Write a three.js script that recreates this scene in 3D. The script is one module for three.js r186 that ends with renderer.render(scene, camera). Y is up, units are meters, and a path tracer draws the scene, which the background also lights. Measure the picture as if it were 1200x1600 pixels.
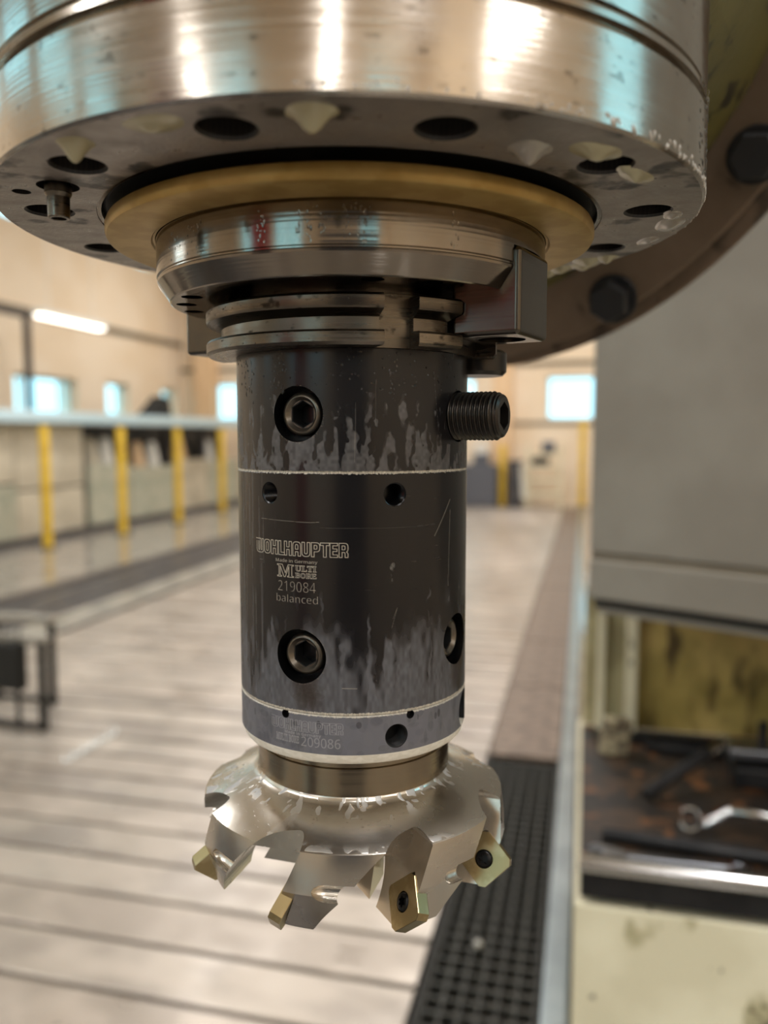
import * as THREE from 'three';
import { RoundedBoxGeometry } from 'three/addons/geometries/RoundedBoxGeometry.js';
import { ConvexGeometry } from 'three/addons/geometries/ConvexGeometry.js';
import { mergeGeometries, toCreasedNormals, mergeVertices } from 'three/addons/utils/BufferGeometryUtils.js';
import { RectAreaLightUniformsLib } from 'three/addons/lights/RectAreaLightUniformsLib.js';
import { Brush, Evaluator, SUBTRACTION } from 'three-bvh-csg';

// ---------------------------------------------------------------- camera, sky, exposure
const V3 = (x, y, z) => new THREE.Vector3(x, y, z);
const D2R = Math.PI / 180;
const EYE = 1.45;                       // lens height above the floor plate
const TURN = 13.87 * D2R;               // the lens looks this far to the side of the hall's long axis
const PITCH = 5.37 * D2R;
const scene = new THREE.Scene();
const camera = new THREE.PerspectiveCamera(64.43, 1200 / 1600, 0.02, 200);
camera.position.set(0.0795, EYE, 0.2763);
camera.lookAt(camera.position.clone().add(V3(-Math.sin(TURN) * Math.cos(PITCH), -Math.sin(PITCH), -Math.cos(TURN) * Math.cos(PITCH))));
camera.focus = 0.252;
camera.userData.fStop = 7;
const renderer = new THREE.WebGLRenderer({ antialias: true });
renderer.toneMapping = THREE.LinearToneMapping;
renderer.toneMappingExposure = 1.45;
renderer.shadowMap.enabled = true;
RectAreaLightUniformsLib.init();
scene.background = new THREE.Color().setRGB(0.58, 0.83, 0.92);
scene.backgroundIntensity = 2.0;
const LAMP = [0.98, 0.98, 1.0];         // colour of the hall lamps
const LAMP_LEVEL = 30;                  // radiance of the high-bay lamps
const TUBE_LEVEL = 20;

// ---------------------------------------------------------------- helpers
let seed = 7;
const rnd = () => { seed = (seed + 0x6d2b79f5) | 0; let t = Math.imul(seed ^ (seed >>> 15), 1 | seed); t = (t + Math.imul(t ^ (t >>> 7), 61 | t)) ^ t; return ((t ^ (t >>> 14)) >>> 0) / 4294967296; };
const rr = (a, b) => a + (b - a) * rnd();
const used = new Map();
function numbered(name) {
  const n = used.get(name) ?? 0; used.set(name, n + 1);
  return n ? name + '_' + String(n).padStart(3, '0') : name;
}
function thing(name, label, category, [x, y, z] = [0, 0, 0], turn = 0, group) {
  const o = new THREE.Group(); o.name = numbered(name); scene.add(o);
  o.position.set(x, y, z); o.rotation.y = turn;
  o.userData = { label, category }; if (group) o.userData.group = group;
  return o;
}
function struct(name) {
  const o = new THREE.Group(); o.name = numbered(name); scene.add(o); o.userData = { kind: 'structure' };
  return o;
}
function part(name, geo, mat, parent, label) {
  const m = new THREE.Mesh(geo, mat);
  const n = parent.children.filter((c) => c.name === name || c.name.startsWith(name + '_0') || c.name.startsWith(name + '_1') || c.name.startsWith(name + '_2')).length;
  m.name = n ? name + '_' + String(n).padStart(3, '0') : name;
  parent.add(m); if (label) m.userData.label = label;
  return m;
}
function dup(o, [x, y, z], label) {
  const c = o.clone(); c.name = numbered(o.name.replace(/_\d+$/, '')); scene.add(c); c.position.set(x, y, z);
  c.userData = { ...o.userData, label }; return c;
}
// uv in metres from the dominant axis of each face
function boxUV(g) {
  g = g.index ? g.toNonIndexed() : g;
  const p = g.attributes.position, uv = new Float32Array(p.count * 2), a = V3(0, 0, 0), b = V3(0, 0, 0), c = V3(0, 0, 0);
  for (let i = 0; i < p.count; i += 3) {
    a.fromBufferAttribute(p, i); b.fromBufferAttribute(p, i + 1); c.fromBufferAttribute(p, i + 2);
    const n = b.clone().sub(a).cross(c.clone().sub(a)), x = Math.abs(n.x), y = Math.abs(n.y), z = Math.abs(n.z);
    for (let k = 0; k < 3; k++) {
      const q = [a, b, c][k];
      const [u, v] = y >= x && y >= z ? [q.x, q.z] : x >= z ? [q.z, q.y] : [q.x, q.y];
      uv[(i + k) * 2] = u; uv[(i + k) * 2 + 1] = v;
    }
  }
  g.setAttribute('uv', new THREE.BufferAttribute(uv, 2));
  return g;
}
const box = (x0, x1, y0, y1, z0, z1) => boxUV(new THREE.BoxGeometry(x1 - x0, y1 - y0, z1 - z0).translate((x0 + x1) / 2, (y0 + y1) / 2, (z0 + z1) / 2));
const rbox = (x0, x1, y0, y1, z0, z1, r = 0.004, s = 2) => boxUV(new RoundedBoxGeometry(x1 - x0, y1 - y0, z1 - z0, s, Math.min(r, (x1 - x0) / 2.01, (y1 - y0) / 2.01, (z1 - z0) / 2.01)).translate((x0 + x1) / 2, (y0 + y1) / 2, (z0 + z1) / 2));
// surface of revolution about y from [radius, height] pairs: outer side listed downwards; flat across sharp corners, smooth across gentle ones
function lathe(prof, seg = 96, o = {}) {
  const pos = [], nor = [], uv = [], idx = [], n = prof.length, crease = o.crease ?? 0.5;
  const dir = [];
  for (let j = 0; j < n - 1; j++) { const dr = prof[j + 1][0] - prof[j][0], dh = prof[j + 1][1] - prof[j][1], l = Math.hypot(dr, dh) || 1; dir.push([-dh / l, dr / l]); }
  const vAt = (r, h, s) => (o.v ? (h - o.v[0]) / (o.v[1] - o.v[0]) : s);
  let s = 0;
  for (let j = 0; j < n - 1; j++) {
    const l = Math.hypot(prof[j + 1][0] - prof[j][0], prof[j + 1][1] - prof[j][1]);
    const pick = (k) => {
      if (k < 0 || k >= n - 1) return dir[j];
      const d = dir[j][0] * dir[k][0] + dir[j][1] * dir[k][1];
      if (d < Math.cos(crease)) return dir[j];
      const a = [dir[j][0] + dir[k][0], dir[j][1] + dir[k][1]], q = Math.hypot(...a); return [a[0] / q, a[1] / q];
    };
    const n0 = pick(j - 1), n1 = pick(j + 1), base = pos.length / 3;
    for (let i = 0; i <= seg; i++) {
      const f = -Math.PI + (2 * Math.PI * i) / seg, sf = i === seg ? Math.sin(-Math.PI) : Math.sin(f), cf = i === seg ? Math.cos(-Math.PI) : Math.cos(f);
      for (const [q, nn, ss] of [[prof[j], n0, s], [prof[j + 1], n1, s + l]]) {
        pos.push(q[0] * sf, q[1], q[0] * cf); nor.push(nn[0] * sf, nn[1], nn[0] * cf);
        uv.push(o.v ? i / seg : (f * (o.R ?? 0.05)), vAt(q[0], q[1], ss));
      }
    }
    for (let i = 0; i < seg; i++) {
      const a = base + i * 2, c = a + 1, b = a + 2, d = a + 3;
      if (prof[j][0] > 1e-7) idx.push(a, c, b);
      if (prof[j + 1][0] > 1e-7) idx.push(b, c, d);
    }
    s += l;
  }
  const g = new THREE.BufferGeometry();
  g.setAttribute('position', new THREE.Float32BufferAttribute(pos, 3)); g.setAttribute('normal', new THREE.Float32BufferAttribute(nor, 3));
  g.setAttribute('uv', new THREE.Float32BufferAttribute(uv, 2)); g.setIndex(idx);
  return g;
}
const ev = new Evaluator(); ev.useGroups = false; ev.attributes = ['position', 'normal', 'uv'];
function cut(g, tools) {
  let a = new Brush(g); a.updateMatrixWorld(true);
  for (const t of tools) { const b = new Brush(t); b.updateMatrixWorld(true); a = ev.evaluate(a, b, SUBTRACTION); }
  return a.geometry;
}
const uvFill = (g, u, v) => { const c = g.attributes.position.count, q = new Float32Array(c * 2); for (let i = 0; i < c; i++) { q[2 * i] = u; q[2 * i + 1] = v; } g.setAttribute('uv', new THREE.BufferAttribute(q, 2)); return g; };
// a y-axis lathe turned to lie along the radius at azimuth phi (0 = towards the lens, positive to its side), its y axis pointing outwards
const radial = (g, phi, h, r = 0) => g.clone().rotateX(Math.PI / 2).translate(0, 0, r).rotateY(phi * D2R).translate(0, h, 0);
const tube = (pts, r, seg = 24, rs = 10, closed = false) => new THREE.TubeGeometry(new THREE.CatmullRomCurve3(pts.map((p) => V3(...p)), closed, 'catmullrom', 0.2), seg, r, rs, closed);
const rod = (a, b, r, seg = 14) => {
  const A = V3(...a), B = V3(...b), d = B.clone().sub(A), l = d.length(), c = Math.min(r * 0.2, l / 4);
  const g = lathe([[0, l], [r - c, l], [r, l - c], [r, c], [r - c, 0], [0, 0]], seg, { R: r });
  g.applyQuaternion(new THREE.Quaternion().setFromUnitVectors(V3(0, 1, 0), d.normalize())); g.translate(...a); return g;
};
// ---- textures
function lattice(n, s) { const a = new Float32Array(n * n); let q = s * 7919 + 13; for (let i = 0; i < n * n; i++) { q = (Math.imul(q, 1664525) + 1013904223) >>> 0; a[i] = q / 4294967296; } return a; }
const lat = [1, 2, 3, 4].map((s) => lattice(256, s));
function noise(x, y, px, py, k = 0) {          // tiling value noise with whole periods px, py
  const L = lat[k % 4], xi = Math.floor(x), yi = Math.floor(y), fx = x - xi, fy = y - yi, u = fx * fx * (3 - 2 * fx), v = fy * fy * (3 - 2 * fy);
  const m = (a, n) => ((a % n) + n) % n, at = (a, b) => L[(m(a, px) & 255) + (m(b, py) & 255) * 256];
  const a = at(xi, yi), b = at(xi + 1, yi), c = at(xi, yi + 1), d = at(xi + 1, yi + 1);
  return a + (b - a) * u + (c - a) * v + (a - b - c + d) * u * v;
}
function fbm(u, v, px, py, oct = 4, k = 0) { let s = 0, a = 0.5, t = 0; for (let i = 0; i < oct; i++) { s += a * noise(u * px, v * py, px, py, k + i); t += a; a *= 0.5; px *= 2; py *= 2; } return s / t; }
const clamp = (x, a = 0, b = 1) => Math.min(b, Math.max(a, x)), sm = (a, b, x) => { const t = clamp((x - a) / (b - a)); return t * t * (3 - 2 * t); };
function tex(n, m, f, srgb, size) {
  const d = new Uint8Array(n * m * 4);
  for (let y = 0; y < m; y++) for (let x = 0; x < n; x++) {
    const c = f(x / n, y / m), o = (y * n + x) * 4, q = typeof c === 'number' ? [c, c, c] : c;
    d[o] = clamp(q[0]) * 255; d[o + 1] = clamp(q[1]) * 255; d[o + 2] = clamp(q[2]) * 255; d[o + 3] = 255;
  }
  const t = new THREE.DataTexture(d, n, m, THREE.RGBAFormat); t.wrapS = t.wrapT = THREE.RepeatWrapping; t.magFilter = THREE.LinearFilter; t.minFilter = THREE.LinearMipmapLinearFilter; t.generateMipmaps = true;
  if (srgb) t.colorSpace = THREE.SRGBColorSpace; if (size) t.repeat.set(1 / size[0], 1 / size[1]); t.needsUpdate = true; return t;
}
const mix = (a, b, t) => a.map((x, i) => x + (b[i] - x) * t);
const C = (h) => { const c = new THREE.Color(h); const o = {}; c.getRGB(o, THREE.SRGBColorSpace); return [o.r, o.g, o.b]; };
// two-tone mottled colour map (sRGB), size in metres
const mottle = (a, b, size, px = 6, py = 6, k = 0, lo = 0.3, hi = 0.7, n = 256) => tex(n, n, (u, v) => mix(C(a), C(b), sm(lo, hi, fbm(u, v, px, py, 5, k))), true, size);
const M = (o) => new THREE.MeshStandardMaterial(o);
const P = (o) => new THREE.MeshPhysicalMaterial(o);
const rough = (lo, hi, size, px, py, k = 1, n = 256) => tex(n, n, (u, v) => { const q = lo + (hi - lo) * fbm(u, v, px, py, 5, k); return [q, q, 1]; }, false, size);

// ---------------------------------------------------------------- materials
const mat = {
  wall: M({ map: mottle('#e6d0b2', '#ecd9bf', [3, 3], 4, 4, 0), roughness: 0.85 }),
  ceiling: M({ map: mottle('#d9cbb2', '#e2d6c0', [3, 3], 4, 4, 2), roughness: 0.9 }),
  pillar: M({ map: mottle('#d8b48a', '#e0bf98', [2, 2], 4, 4, 1), roughness: 0.8 }),
  concrete: M({ map: mottle('#857e76', '#9a9389', [2, 2], 8, 8, 1), roughness: 0.13 }),
  dark: M({ color: '#15140f', roughness: 0.8 }),
  blackIron: M({ map: mottle('#1b1b1c', '#2b2a2a', [0.2, 0.2], 6, 6, 2), roughness: 0.45, metalness: 0.4 }),
  channel: M({ map: mottle('#38363a', '#55514e', [0.8, 0.8], 6, 6, 3), roughness: 0.4, metalness: 0.3 }),
  railSteel: M({ map: mottle('#8f8c84', '#b4aea2', [0.6, 0.6], 4, 12, 1), roughness: 0.38, metalness: 0.6 }),
  blueRail: M({ map: mottle('#8e999d', '#a9b4b7', [0.4, 0.9], 4, 6, 1), roughness: 0.3, metalness: 0.7 }),
  yellow: M({ map: mottle('#c9a01d', '#dcb52e', [0.5, 0.5], 6, 6, 2), roughness: 0.5 }),
  cream: M({ map: tex(512, 512, (u, v) => {
    let c = mix(C('#e6dfc2'), C('#d8d0b2'), sm(0.35, 0.7, fbm(u, v, 4, 4, 5, 0)));
    c = mix(c, C('#8d845c'), 0.55 * sm(0.70, 0.82, fbm(u, v, 9, 7, 4, 1)));
    return mix(c, C('#57503f'), 0.8 * sm(0.74, 0.82, fbm(u, v, 18, 14, 4, 2)));
  }, true, [0.45, 0.45]), roughness: 0.5 }),
  sideCream: M({ map: mottle('#b5ab86', '#9a8f6c', [0.4, 0.4], 5, 5, 3), roughness: 0.6 }),
  grey: M({ map: mottle('#807a6f', '#8a857a', [0.5, 0.5], 5, 5, 3, 0.2, 0.8), roughness: 0.55 }),
  seam: M({ map: mottle('#6d6353', '#7a705f', [0.3, 0.3], 6, 6, 1), roughness: 0.7 }),
  oily: M({ map: tex(256, 256, (u, v) => mix(mix(C('#cbb06a'), C('#a08b4a'), sm(0.3, 0.7, fbm(u, v, 5, 4, 5, 1))), C('#3a2c14'), 0.8 * sm(0.58, 0.8, fbm(u, v, 7, 3, 5, 3))), true, [0.35, 0.35]), roughness: 0.4 }),
  grime: M({ map: tex(256, 256, (u, v) => mix(mix(C('#3a2a1c'), C('#1d1712'), sm(0.3, 0.6, fbm(u, v, 8, 8, 5, 2))), C('#7a4a22'), 0.7 * sm(0.62, 0.75, fbm(u, v, 10, 10, 4, 0))), true, [0.3, 0.3]), roughness: 0.55 }),
  crusty: M({ map: mottle('#a3987a', '#4b4032', [0.06, 0.06], 6, 6, 1), roughness: 0.75 }),
  chrome: M({ color: '#c9c8c6', roughness: 0.16, metalness: 1 }),
  toolSteel: M({ color: '#9a9da3', roughness: 0.3, metalness: 1 }),
  cover: M({ map: mottle('#6a5a4e', '#8b7a6b', [0.3, 0.3], 8, 8, 1), roughness: 0.5, metalness: 0.35 }),
  grate: M({ map: mottle('#3a3a36', '#55554f', [0.1, 0.1], 6, 6, 3), roughness: 0.5, metalness: 0.5 }),
  beige: M({ map: mottle('#c9bfa9', '#b7ad98', [1, 1], 4, 6, 2), roughness: 0.55 }),
  greenGrey: M({ map: mottle('#a4a693', '#b6b4a0', [1, 1], 4, 6, 0), roughness: 0.55 }),
  ledge: M({ color: '#c3dbe2', roughness: 0.3, metalness: 0.2 }),  // the light blue is sky reflection painted into the rail
  shaving: P({ color: '#f2f8f8', roughness: 0.25, clearcoat: 1, clearcoatRoughness: 0.05 }),  // white colour stands in for the glint on the metal curl
  white: M({ color: '#dcd9d0', roughness: 0.5 }),
  slate: M({ color: '#55565c', roughness: 0.5 }),
  red: M({ color: '#b3201a', roughness: 0.4 }),
  glow: M({ color: '#ffffff', emissive: new THREE.Color().setRGB(1, 0.95, 0.85), emissiveIntensity: 3.2, roughness: 0.5 }),
  glass: P({ color: '#e8fbff', transmission: 1, thickness: 0, roughness: 0.02, ior: 1.5 }),
};
const planks = [['#a0968b', '#bbb0a3'], ['#998f85', '#b4a99c'], ['#a59a8e', '#beb2a5']].map(([a, b], i) => M({ map: mottle(a, b, [1.1, 0.5], 5, 4, i), roughnessMap: rough(0.22, 0.5, [0.9, 0.7], 6, 6, i), roughness: 1, metalness: 0.45 }));

// ---- metals of the spindle and tool
const turned = (a, b, lo, hi, extra = {}, pits = 0) => P({
  map: tex(512, 256, (u, v) => mix(mix(C(a), C(b), fbm(u, v, 9, 5, 5, 0)), C('#2b2722'), pits * sm(0.66, 0.82, fbm(u, v, 26, 26, 4, 2))), true, [0.12, 0.06]),
  roughnessMap: tex(512, 256, (u, v) => { const q = lo + (hi - lo) * (0.6 * fbm(u, v, 6, 6, 4, 1) + 0.4 * noise(u * 4, v * 128, 4, 128, 3)); return [q, q, q]; }, false, [0.12, 0.06]), roughness: 1,
  bumpMap: tex(512, 256, (u, v) => 0.5 * noise(u * 3, v * 128, 3, 128, 2) + 0.5 * fbm(u, v, 20, 10, 4, 3), false, [0.12, 0.06]), bumpScale: 0.00003, metalness: 1, ...extra,
});
mat.ring = turned('#a39a8f', '#bdb4a8', 0.10, 0.26, {}, 0.28);
mat.nose = turned('#7d756b', '#93897d', 0.09, 0.2);
mat.vflange = turned('#4c463f', '#857b6e', 0.16, 0.45, {}, 0.8);
mat.keySteel = turned('#57514a', '#6b645b', 0.16, 0.3);
mat.screwSteel = P({ color: '#6a635a', roughness: 0.3, metalness: 0.85 });
const splash = (u, v) => { const w = 0.03 * (fbm(u, v, 12, 12, 2, 1) - 0.5), n = 0.55 * noise((u + w) * 60, (v + w) * 14, 60, 14, 0) + 0.45 * noise((u - w) * 120, (v + w) * 40, 120, 40, 2); return sm(0.58, 0.68, n) * sm(0.35, 0.65, noise(u * 7, v * 6, 7, 6, 3)) * (v < 0.245 ? 1 : 0); }; // dried coolant splashes
mat.cutter = P({ metalness: 1, roughness: 1,
  map: tex(1024, 512, (u, v) => mix(mix(C('#c6c0b6'), C('#d8d0c4'), fbm(u, v, 9, 5, 5, 0)), C('#aeb0b4'), 0.75 * splash(u, v)), true, [0.17, 0.085]),
  roughnessMap: tex(1024, 512, (u, v) => { const s = splash(u, v), q = 0.18 + 0.16 * fbm(u, v, 8, 8, 4, 1) + 0.3 * s; return [q, q, 1 - 0.75 * s]; }, false, [0.17, 0.085]),
  bumpMap: tex(1024, 512, (u, v) => 0.3 * fbm(u, v, 40, 20, 4, 3) + splash(u, v), false, [0.17, 0.085]), bumpScale: 0.00012 });
mat.cutter.metalnessMap = mat.cutter.roughnessMap;
mat.stem = turned('#8f8473', '#9f937f', 0.14, 0.26);
mat.gold = P({ map: mottle('#a98a4c', '#b89a5c', [0.05, 0.05], 8, 8, 1), roughness: 0.42, metalness: 0.55, bumpMap: rough(0, 1, [0.02, 0.02], 12, 12, 2), bumpScale: 0.00004 });
mat.blade = P({ map: mottle('#a4936c', '#b9a884', [0.02, 0.02], 5, 5, 1), roughness: 0.3, metalness: 1 });
mat.screwBlack = P({ color: '#1c1b1a', roughness: 0.3, metalness: 0.7 });
mat.blackOxide = P({ color: '#3b3733', roughness: 0.28, metalness: 0.75 });
mat.shadedHole = M({ map: mottle('#2a2420', '#171412', [0.01, 0.01], 4, 4, 2), roughness: 0.5 });  // dark colour painted in as the shade inside the bolt holes
mat.shadeBlack = M({ color: '#0b0b0a', roughness: 0.6 });  // flat black that stands in for shade inside recess and sockets
mat.underside = P({
  map: tex(512, 512, (u, v) => mix(mix(C('#878079'), C('#a1988f'), fbm(u, v, 8, 8, 5, 0)), C('#2c2a29'), 0.8 * sm(0.6, 0.74, fbm(u, v, 7, 7, 5, 2))), true, [0.09, 0.09]),
  roughnessMap: rough(0.18, 0.6, [0.05, 0.05], 10, 10, 1), roughness: 1, metalness: 0.45, bumpMap: tex(512, 512, (u, v) => fbm(u, v, 60, 60, 3, 1), false, [0.05, 0.05]), bumpScale: 0.00012,
});
mat.olive = P({ map: tex(256, 256, (u, v) => mix(mix(C('#6e6838'), C('#57522c'), fbm(u, v, 5, 5, 5, 0)), C('#26231a'), 0.9 * sm(0.6, 0.72, fbm(u, v, 9, 9, 4, 2))), true, [0.14, 0.14]), roughness: 0.42, bumpMap: rough(0, 1, [0.05, 0.05], 20, 20, 3), bumpScale: 0.0004 });
mat.disc = P({ map: tex(256, 256, (u, v) => mix(mix(C('#7d6a58'), C('#6a5947'), fbm(u, v, 7, 7, 5, 0)), C('#2f2820'), 0.6 * sm(0.62, 0.8, fbm(u, v, 6, 6, 5, 1))), true, [0.12, 0.12]), roughness: 0.5, metalness: 0.35 });
mat.boltBlack = P({ color: '#2a2a2b', roughness: 0.5, metalness: 0.4 });
mat.grease = P({ color: '#b3a987', roughness: 0.3, transmission: 0, sheen: 0, clearcoat: 0.6, clearcoatRoughness: 0.15 });
mat.paleGrease = P({ color: '#a59d92', roughness: 0.25, clearcoat: 0.7, clearcoatRoughness: 0.12 });
mat.whiteRing = M({ map: mottle('#f2ecdf', '#e6dfd0', [0.02, 0.004], 12, 4, 1), roughness: 0.6 });
mat.drop = P({ color: '#ffffff', transmission: 1, thickness: 0.001, ior: 1.36, roughness: 0.02 });

// ---------------------------------------------------------------- spindle head (own axes: y down the tool axis, z towards the lens)
const headBase = 0.03;
const head = thing('spindle_head', 'big bright steel spindle nose ring with bolt holes and cream grease, above the hanging tool', 'spindle', [0, EYE + headBase, 0], TURN);
const H = (name, g, m, label, par = head) => part(name, g.translate(0, -headBase, 0), m, par, label);
{
  const hole = lathe([[0, 0.088], [0.0068, 0.088], [0.0068, 0.0707], [0.0075, 0.0699], [0.0075, 0.06], [0, 0.06]], 40);
  const holes = []; for (let k = 0; k < 12; k++) holes.push(hole.clone().translate(0, 0, 0.097).rotateY((15 + 30 * k) * D2R));
  holes.push(lathe([[0, 0.075], [0.0058, 0.075], [0.0058, 0.06], [0, 0.06]], 32).translate(0, 0, 0.0955).rotateY(-58 * D2R));
  holes.push(lathe([[0, 0.08], [0.0026, 0.08], [0.0026, 0.06], [0, 0.06]], 24).translate(0, 0, 0.104).rotateY(-64 * D2R));
  const prof = [[0.083, 0.16], [0.1125, 0.16], [0.1125, 0.0972], [0.1113, 0.0968], [0.1113, 0.0960], [0.1128, 0.0955], [0.1130, 0.0937], [0.1108, 0.0931], [0.1108, 0.0918], [0.1130, 0.0911], [0.1130, 0.0708], [0.1122, 0.0700], [0.083, 0.0699], [0.083, 0.16]];
  const side = prof.slice(0, 12), g = cut(lathe(prof, 192, { R: 0.113 }), holes);
  // the turned outer side and the oily underside are two parts of one ring
  const split = (geo, want) => { const q = geo.index ? geo.toNonIndexed() : geo, p = q.attributes.position, keep = [];
    for (let i = 0; i < p.count; i += 3) { const r = (k) => Math.hypot(p.getX(i + k), p.getZ(i + k)), hi = Math.max(p.getY(i), p.getY(i + 1), p.getY(i + 2)), mr = (r(0) + r(1) + r(2)) / 3, az = Math.atan2(p.getX(i) + p.getX(i + 1) + p.getX(i + 2), p.getZ(i) + p.getZ(i + 1) + p.getZ(i + 2)) / D2R, kind = Math.min(r(0), r(1), r(2)) > 0.1105 ? 'side' : hi > 0.07005 && hi < 0.0885 && mr > 0.0865 ? 'hole' + Math.floor(((az + 360) % 360) / 30) : 'face'; if (kind === want) keep.push(i, i + 1, i + 2); }
    const o = new THREE.BufferGeometry(); for (const n of ['position', 'normal', 'uv']) { const a = q.attributes[n], s = a.itemSize, d = new Float32Array(keep.length * s); keep.forEach((k, j) => { for (let c = 0; c < s; c++) d[j * s + c] = a.array[k * s + c]; }); o.setAttribute(n, new THREE.BufferAttribute(d, s)); } return o; };
  H('flange_ring', split(g, 'side'), mat.ring, 'bright turned outer side of the ring');
  for (let k = 0; k < 12; k++) H('bolt_hole', split(g, 'hole' + k), mat.shadedHole);
  const u = split(g, 'face'), up = u.attributes.position; for (let i = 0; i < up.count; i++) u.attributes.uv.setXY(i, up.getX(i), up.getZ(i) + (up.getY(i) > 0.0705 ? up.getY(i) : 0));
  H('ring_face', u, mat.underside, 'oily dark underside of the ring with twelve bolt holes');
  H('seal_ring', lathe([[0.0655, 0.0678], [0.079, 0.0678], [0.0803, 0.0672], [0.0808, 0.0660], [0.0808, 0.0640], [0.0803, 0.0630], [0.0793, 0.0626], [0.0668, 0.0626], [0.0662, 0.0632], [0.0655, 0.0632], [0.0655, 0.0678]], 160, { R: 0.08, crease: 0.7 }), mat.gold, 'bronze coloured ring');
  H('recess_shade_wall', lathe([[0.0816, 0.0839], [0.0829, 0.0839], [0.0829, 0.0702], [0.0816, 0.0702], [0.0816, 0.0839]], 128, { R: 0.08 }), mat.vflange, 'wall of the recess with its shade painted dark');  // added wall, coloured dark so the recess looks shaded
  H('recess_shade_ring', lathe([[0.0654, 0.0838], [0.0815, 0.0838], [0.0815, 0.0725], [0.0800, 0.0715], [0.0654, 0.0715], [0.0654, 0.0838]], 96, { R: 0.07 }), mat.shadeBlack, 'black ring set in the recess as painted shade');  // added black ring, painted shade for the depth of the recess
  const slot = (w, r0, h0, h1, az) => box(-w / 2, w / 2, h0, h1, r0, 0.09).rotateY(az * D2R);
  const screwHole = lathe([[0, 0.06], [0.0034, 0.06], [0.0034, 0.03], [0, 0.03]], 24);
  H('spindle_nose', cut(lathe([[0.0352, 0.1], [0.0825, 0.1], [0.0825, 0.084], [0.0653, 0.083], [0.0653, 0.0510], [0.0648, 0.0507], [0.0648, 0.0503], [0.0652, 0.0499], [0.0650, 0.0492], [0.0613, 0.0437], [0.0608, 0.0434], [0.0352, 0.0434], [0.0352, 0.1]], 160, { R: 0.065, crease: 0.3 }),
    [slot(0.0257, 0.045, 0.02, 0.0558, 60), slot(0.0257, 0.045, 0.02, 0.0558, 240), ...[-62, -78, -94, 8, 26].map((a) => screwHole.clone().translate(0, 0, 0.056).rotateY(a * D2R))]), mat.nose, 'polished steel nose');
  for (const az of [60, 240]) {
    const bore = lathe([[0, 0.06], [0.0045, 0.06], [0.0045, 0.039], [0.0074, 0.039], [0.0074, 0.02], [0, 0.02]], 40).translate(0, 0, 0.0555);
    const g = cut(rbox(-0.0127, 0.0127, 0.03, 0.0557, 0.0438, 0.0660, 0.0016, 3), [bore]);
    const k = H('drive_key', g.rotateY(az * D2R), mat.keySteel, 'square steel drive key');
    const hex = uvFill(new THREE.CylinderGeometry(0.0036, 0.0036, 0.006, 6), 0, 0).translate(0, 0.031, 0);
    H('key_screw', cut(lathe([[0, 0.04], [0.0066, 0.04], [0.0066, 0.0332], [0.0060, 0.0327], [0, 0.0327]], 36), [hex]).translate(0, 0, 0.0555).rotateY(az * D2R), mat.boltBlack, undefined, k);
  }
  const pinX = 0.0955 * Math.sin(-58 * D2R), pinZ = 0.0955 * Math.cos(-58 * D2R);
  H('roll_pin', lathe([[0.0021, 0.0755], [0.0031, 0.0755], [0.0037, 0.0695], [0.0037, 0.0678], [0.0031, 0.0668], [0.0030, 0.0614], [0.0028, 0.0611], [0.0021, 0.0611], [0.0021, 0.0755]], 32, { R: 0.004 }).translate(pinX, 0, pinZ), mat.vflange, 'short hollow pin standing out of the underside');
  // grease: hanging cones and smears
  const blob = (az, r, w, l, long, m, k, dr = 0) => {
    const g = mergeVertices(lathe([[w * 1.25, 0.0703], [w, 0.0697], [w * 0.82, 0.0699 - l * 0.16], [w * 0.56, 0.0699 - l * 0.45], [w * 0.34, 0.0699 - l * 0.78], [w * 0.15, 0.0699 - l * 0.97], [0, 0.0699 - l]], 28, { crease: 1.2 }).deleteAttribute('uv').deleteAttribute('normal'), 1e-6);
    const p = g.attributes.position;
    for (let i = 0; i < p.count; i++) { const x = p.getX(i), z = p.getZ(i), f = 0.86 + 0.28 * noise(1.1 * x / w + k * 3.1 + 20, 1.1 * z / w + k * 1.7 + 20, 256, 256, k); p.setX(i, x * long * f); p.setZ(i, z * f); }
    g.computeVertexNormals(); g.setAttribute('uv', new THREE.BufferAttribute(new Float32Array(p.count * 2), 2));
    H('grease_blob', g.rotateY(dr).translate(0, 0, r).rotateY(az * D2R), m, m === mat.grease ? 'cream coloured grease drop' : 'pale smeared grease');
  };
  blob(-2.6, 0.1035, 0.0046, 0.0044, 1.25, mat.grease, 1); blob(-37, 0.1055, 0.0039, 0.0044, 1.15, mat.grease, 2); blob(-23, 0.1050, 0.0042, 0.0018, 1.6, mat.grease, 3);
  blob(38.9, 0.1012, 0.0045, 0.0022, 1.6, mat.grease, 4); blob(53, 0.0992, 0.0032, 0.0016, 2.2, mat.grease, 5); blob(30.2, 0.0925, 0.0048, 0.0036, 1.2, mat.paleGrease, 6, 0.4);
  blob(85, 0.1065, 0.0042, 0.0012, 1.9, mat.paleGrease, 7); blob(97, 0.1068, 0.0030, 0.0010, 1.8, mat.paleGrease, 8); blob(79, 0.105, 0.0024, 0.0009, 2.2, mat.paleGrease, 12);
  for (const [a, r, w] of [[113, 0.1075, 0.004], [117, 0.104, 0.005], [121, 0.1085, 0.0045], [126, 0.105, 0.005], [131, 0.108, 0.005]]) blob(a, r, w, 0.0022, 1.3, mat.grease, 9 + (a % 3));
  // crust of dried coolant and swarf along the ring's lower rim
  const crumb = new THREE.IcosahedronGeometry(1, 1), list = [];
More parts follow.
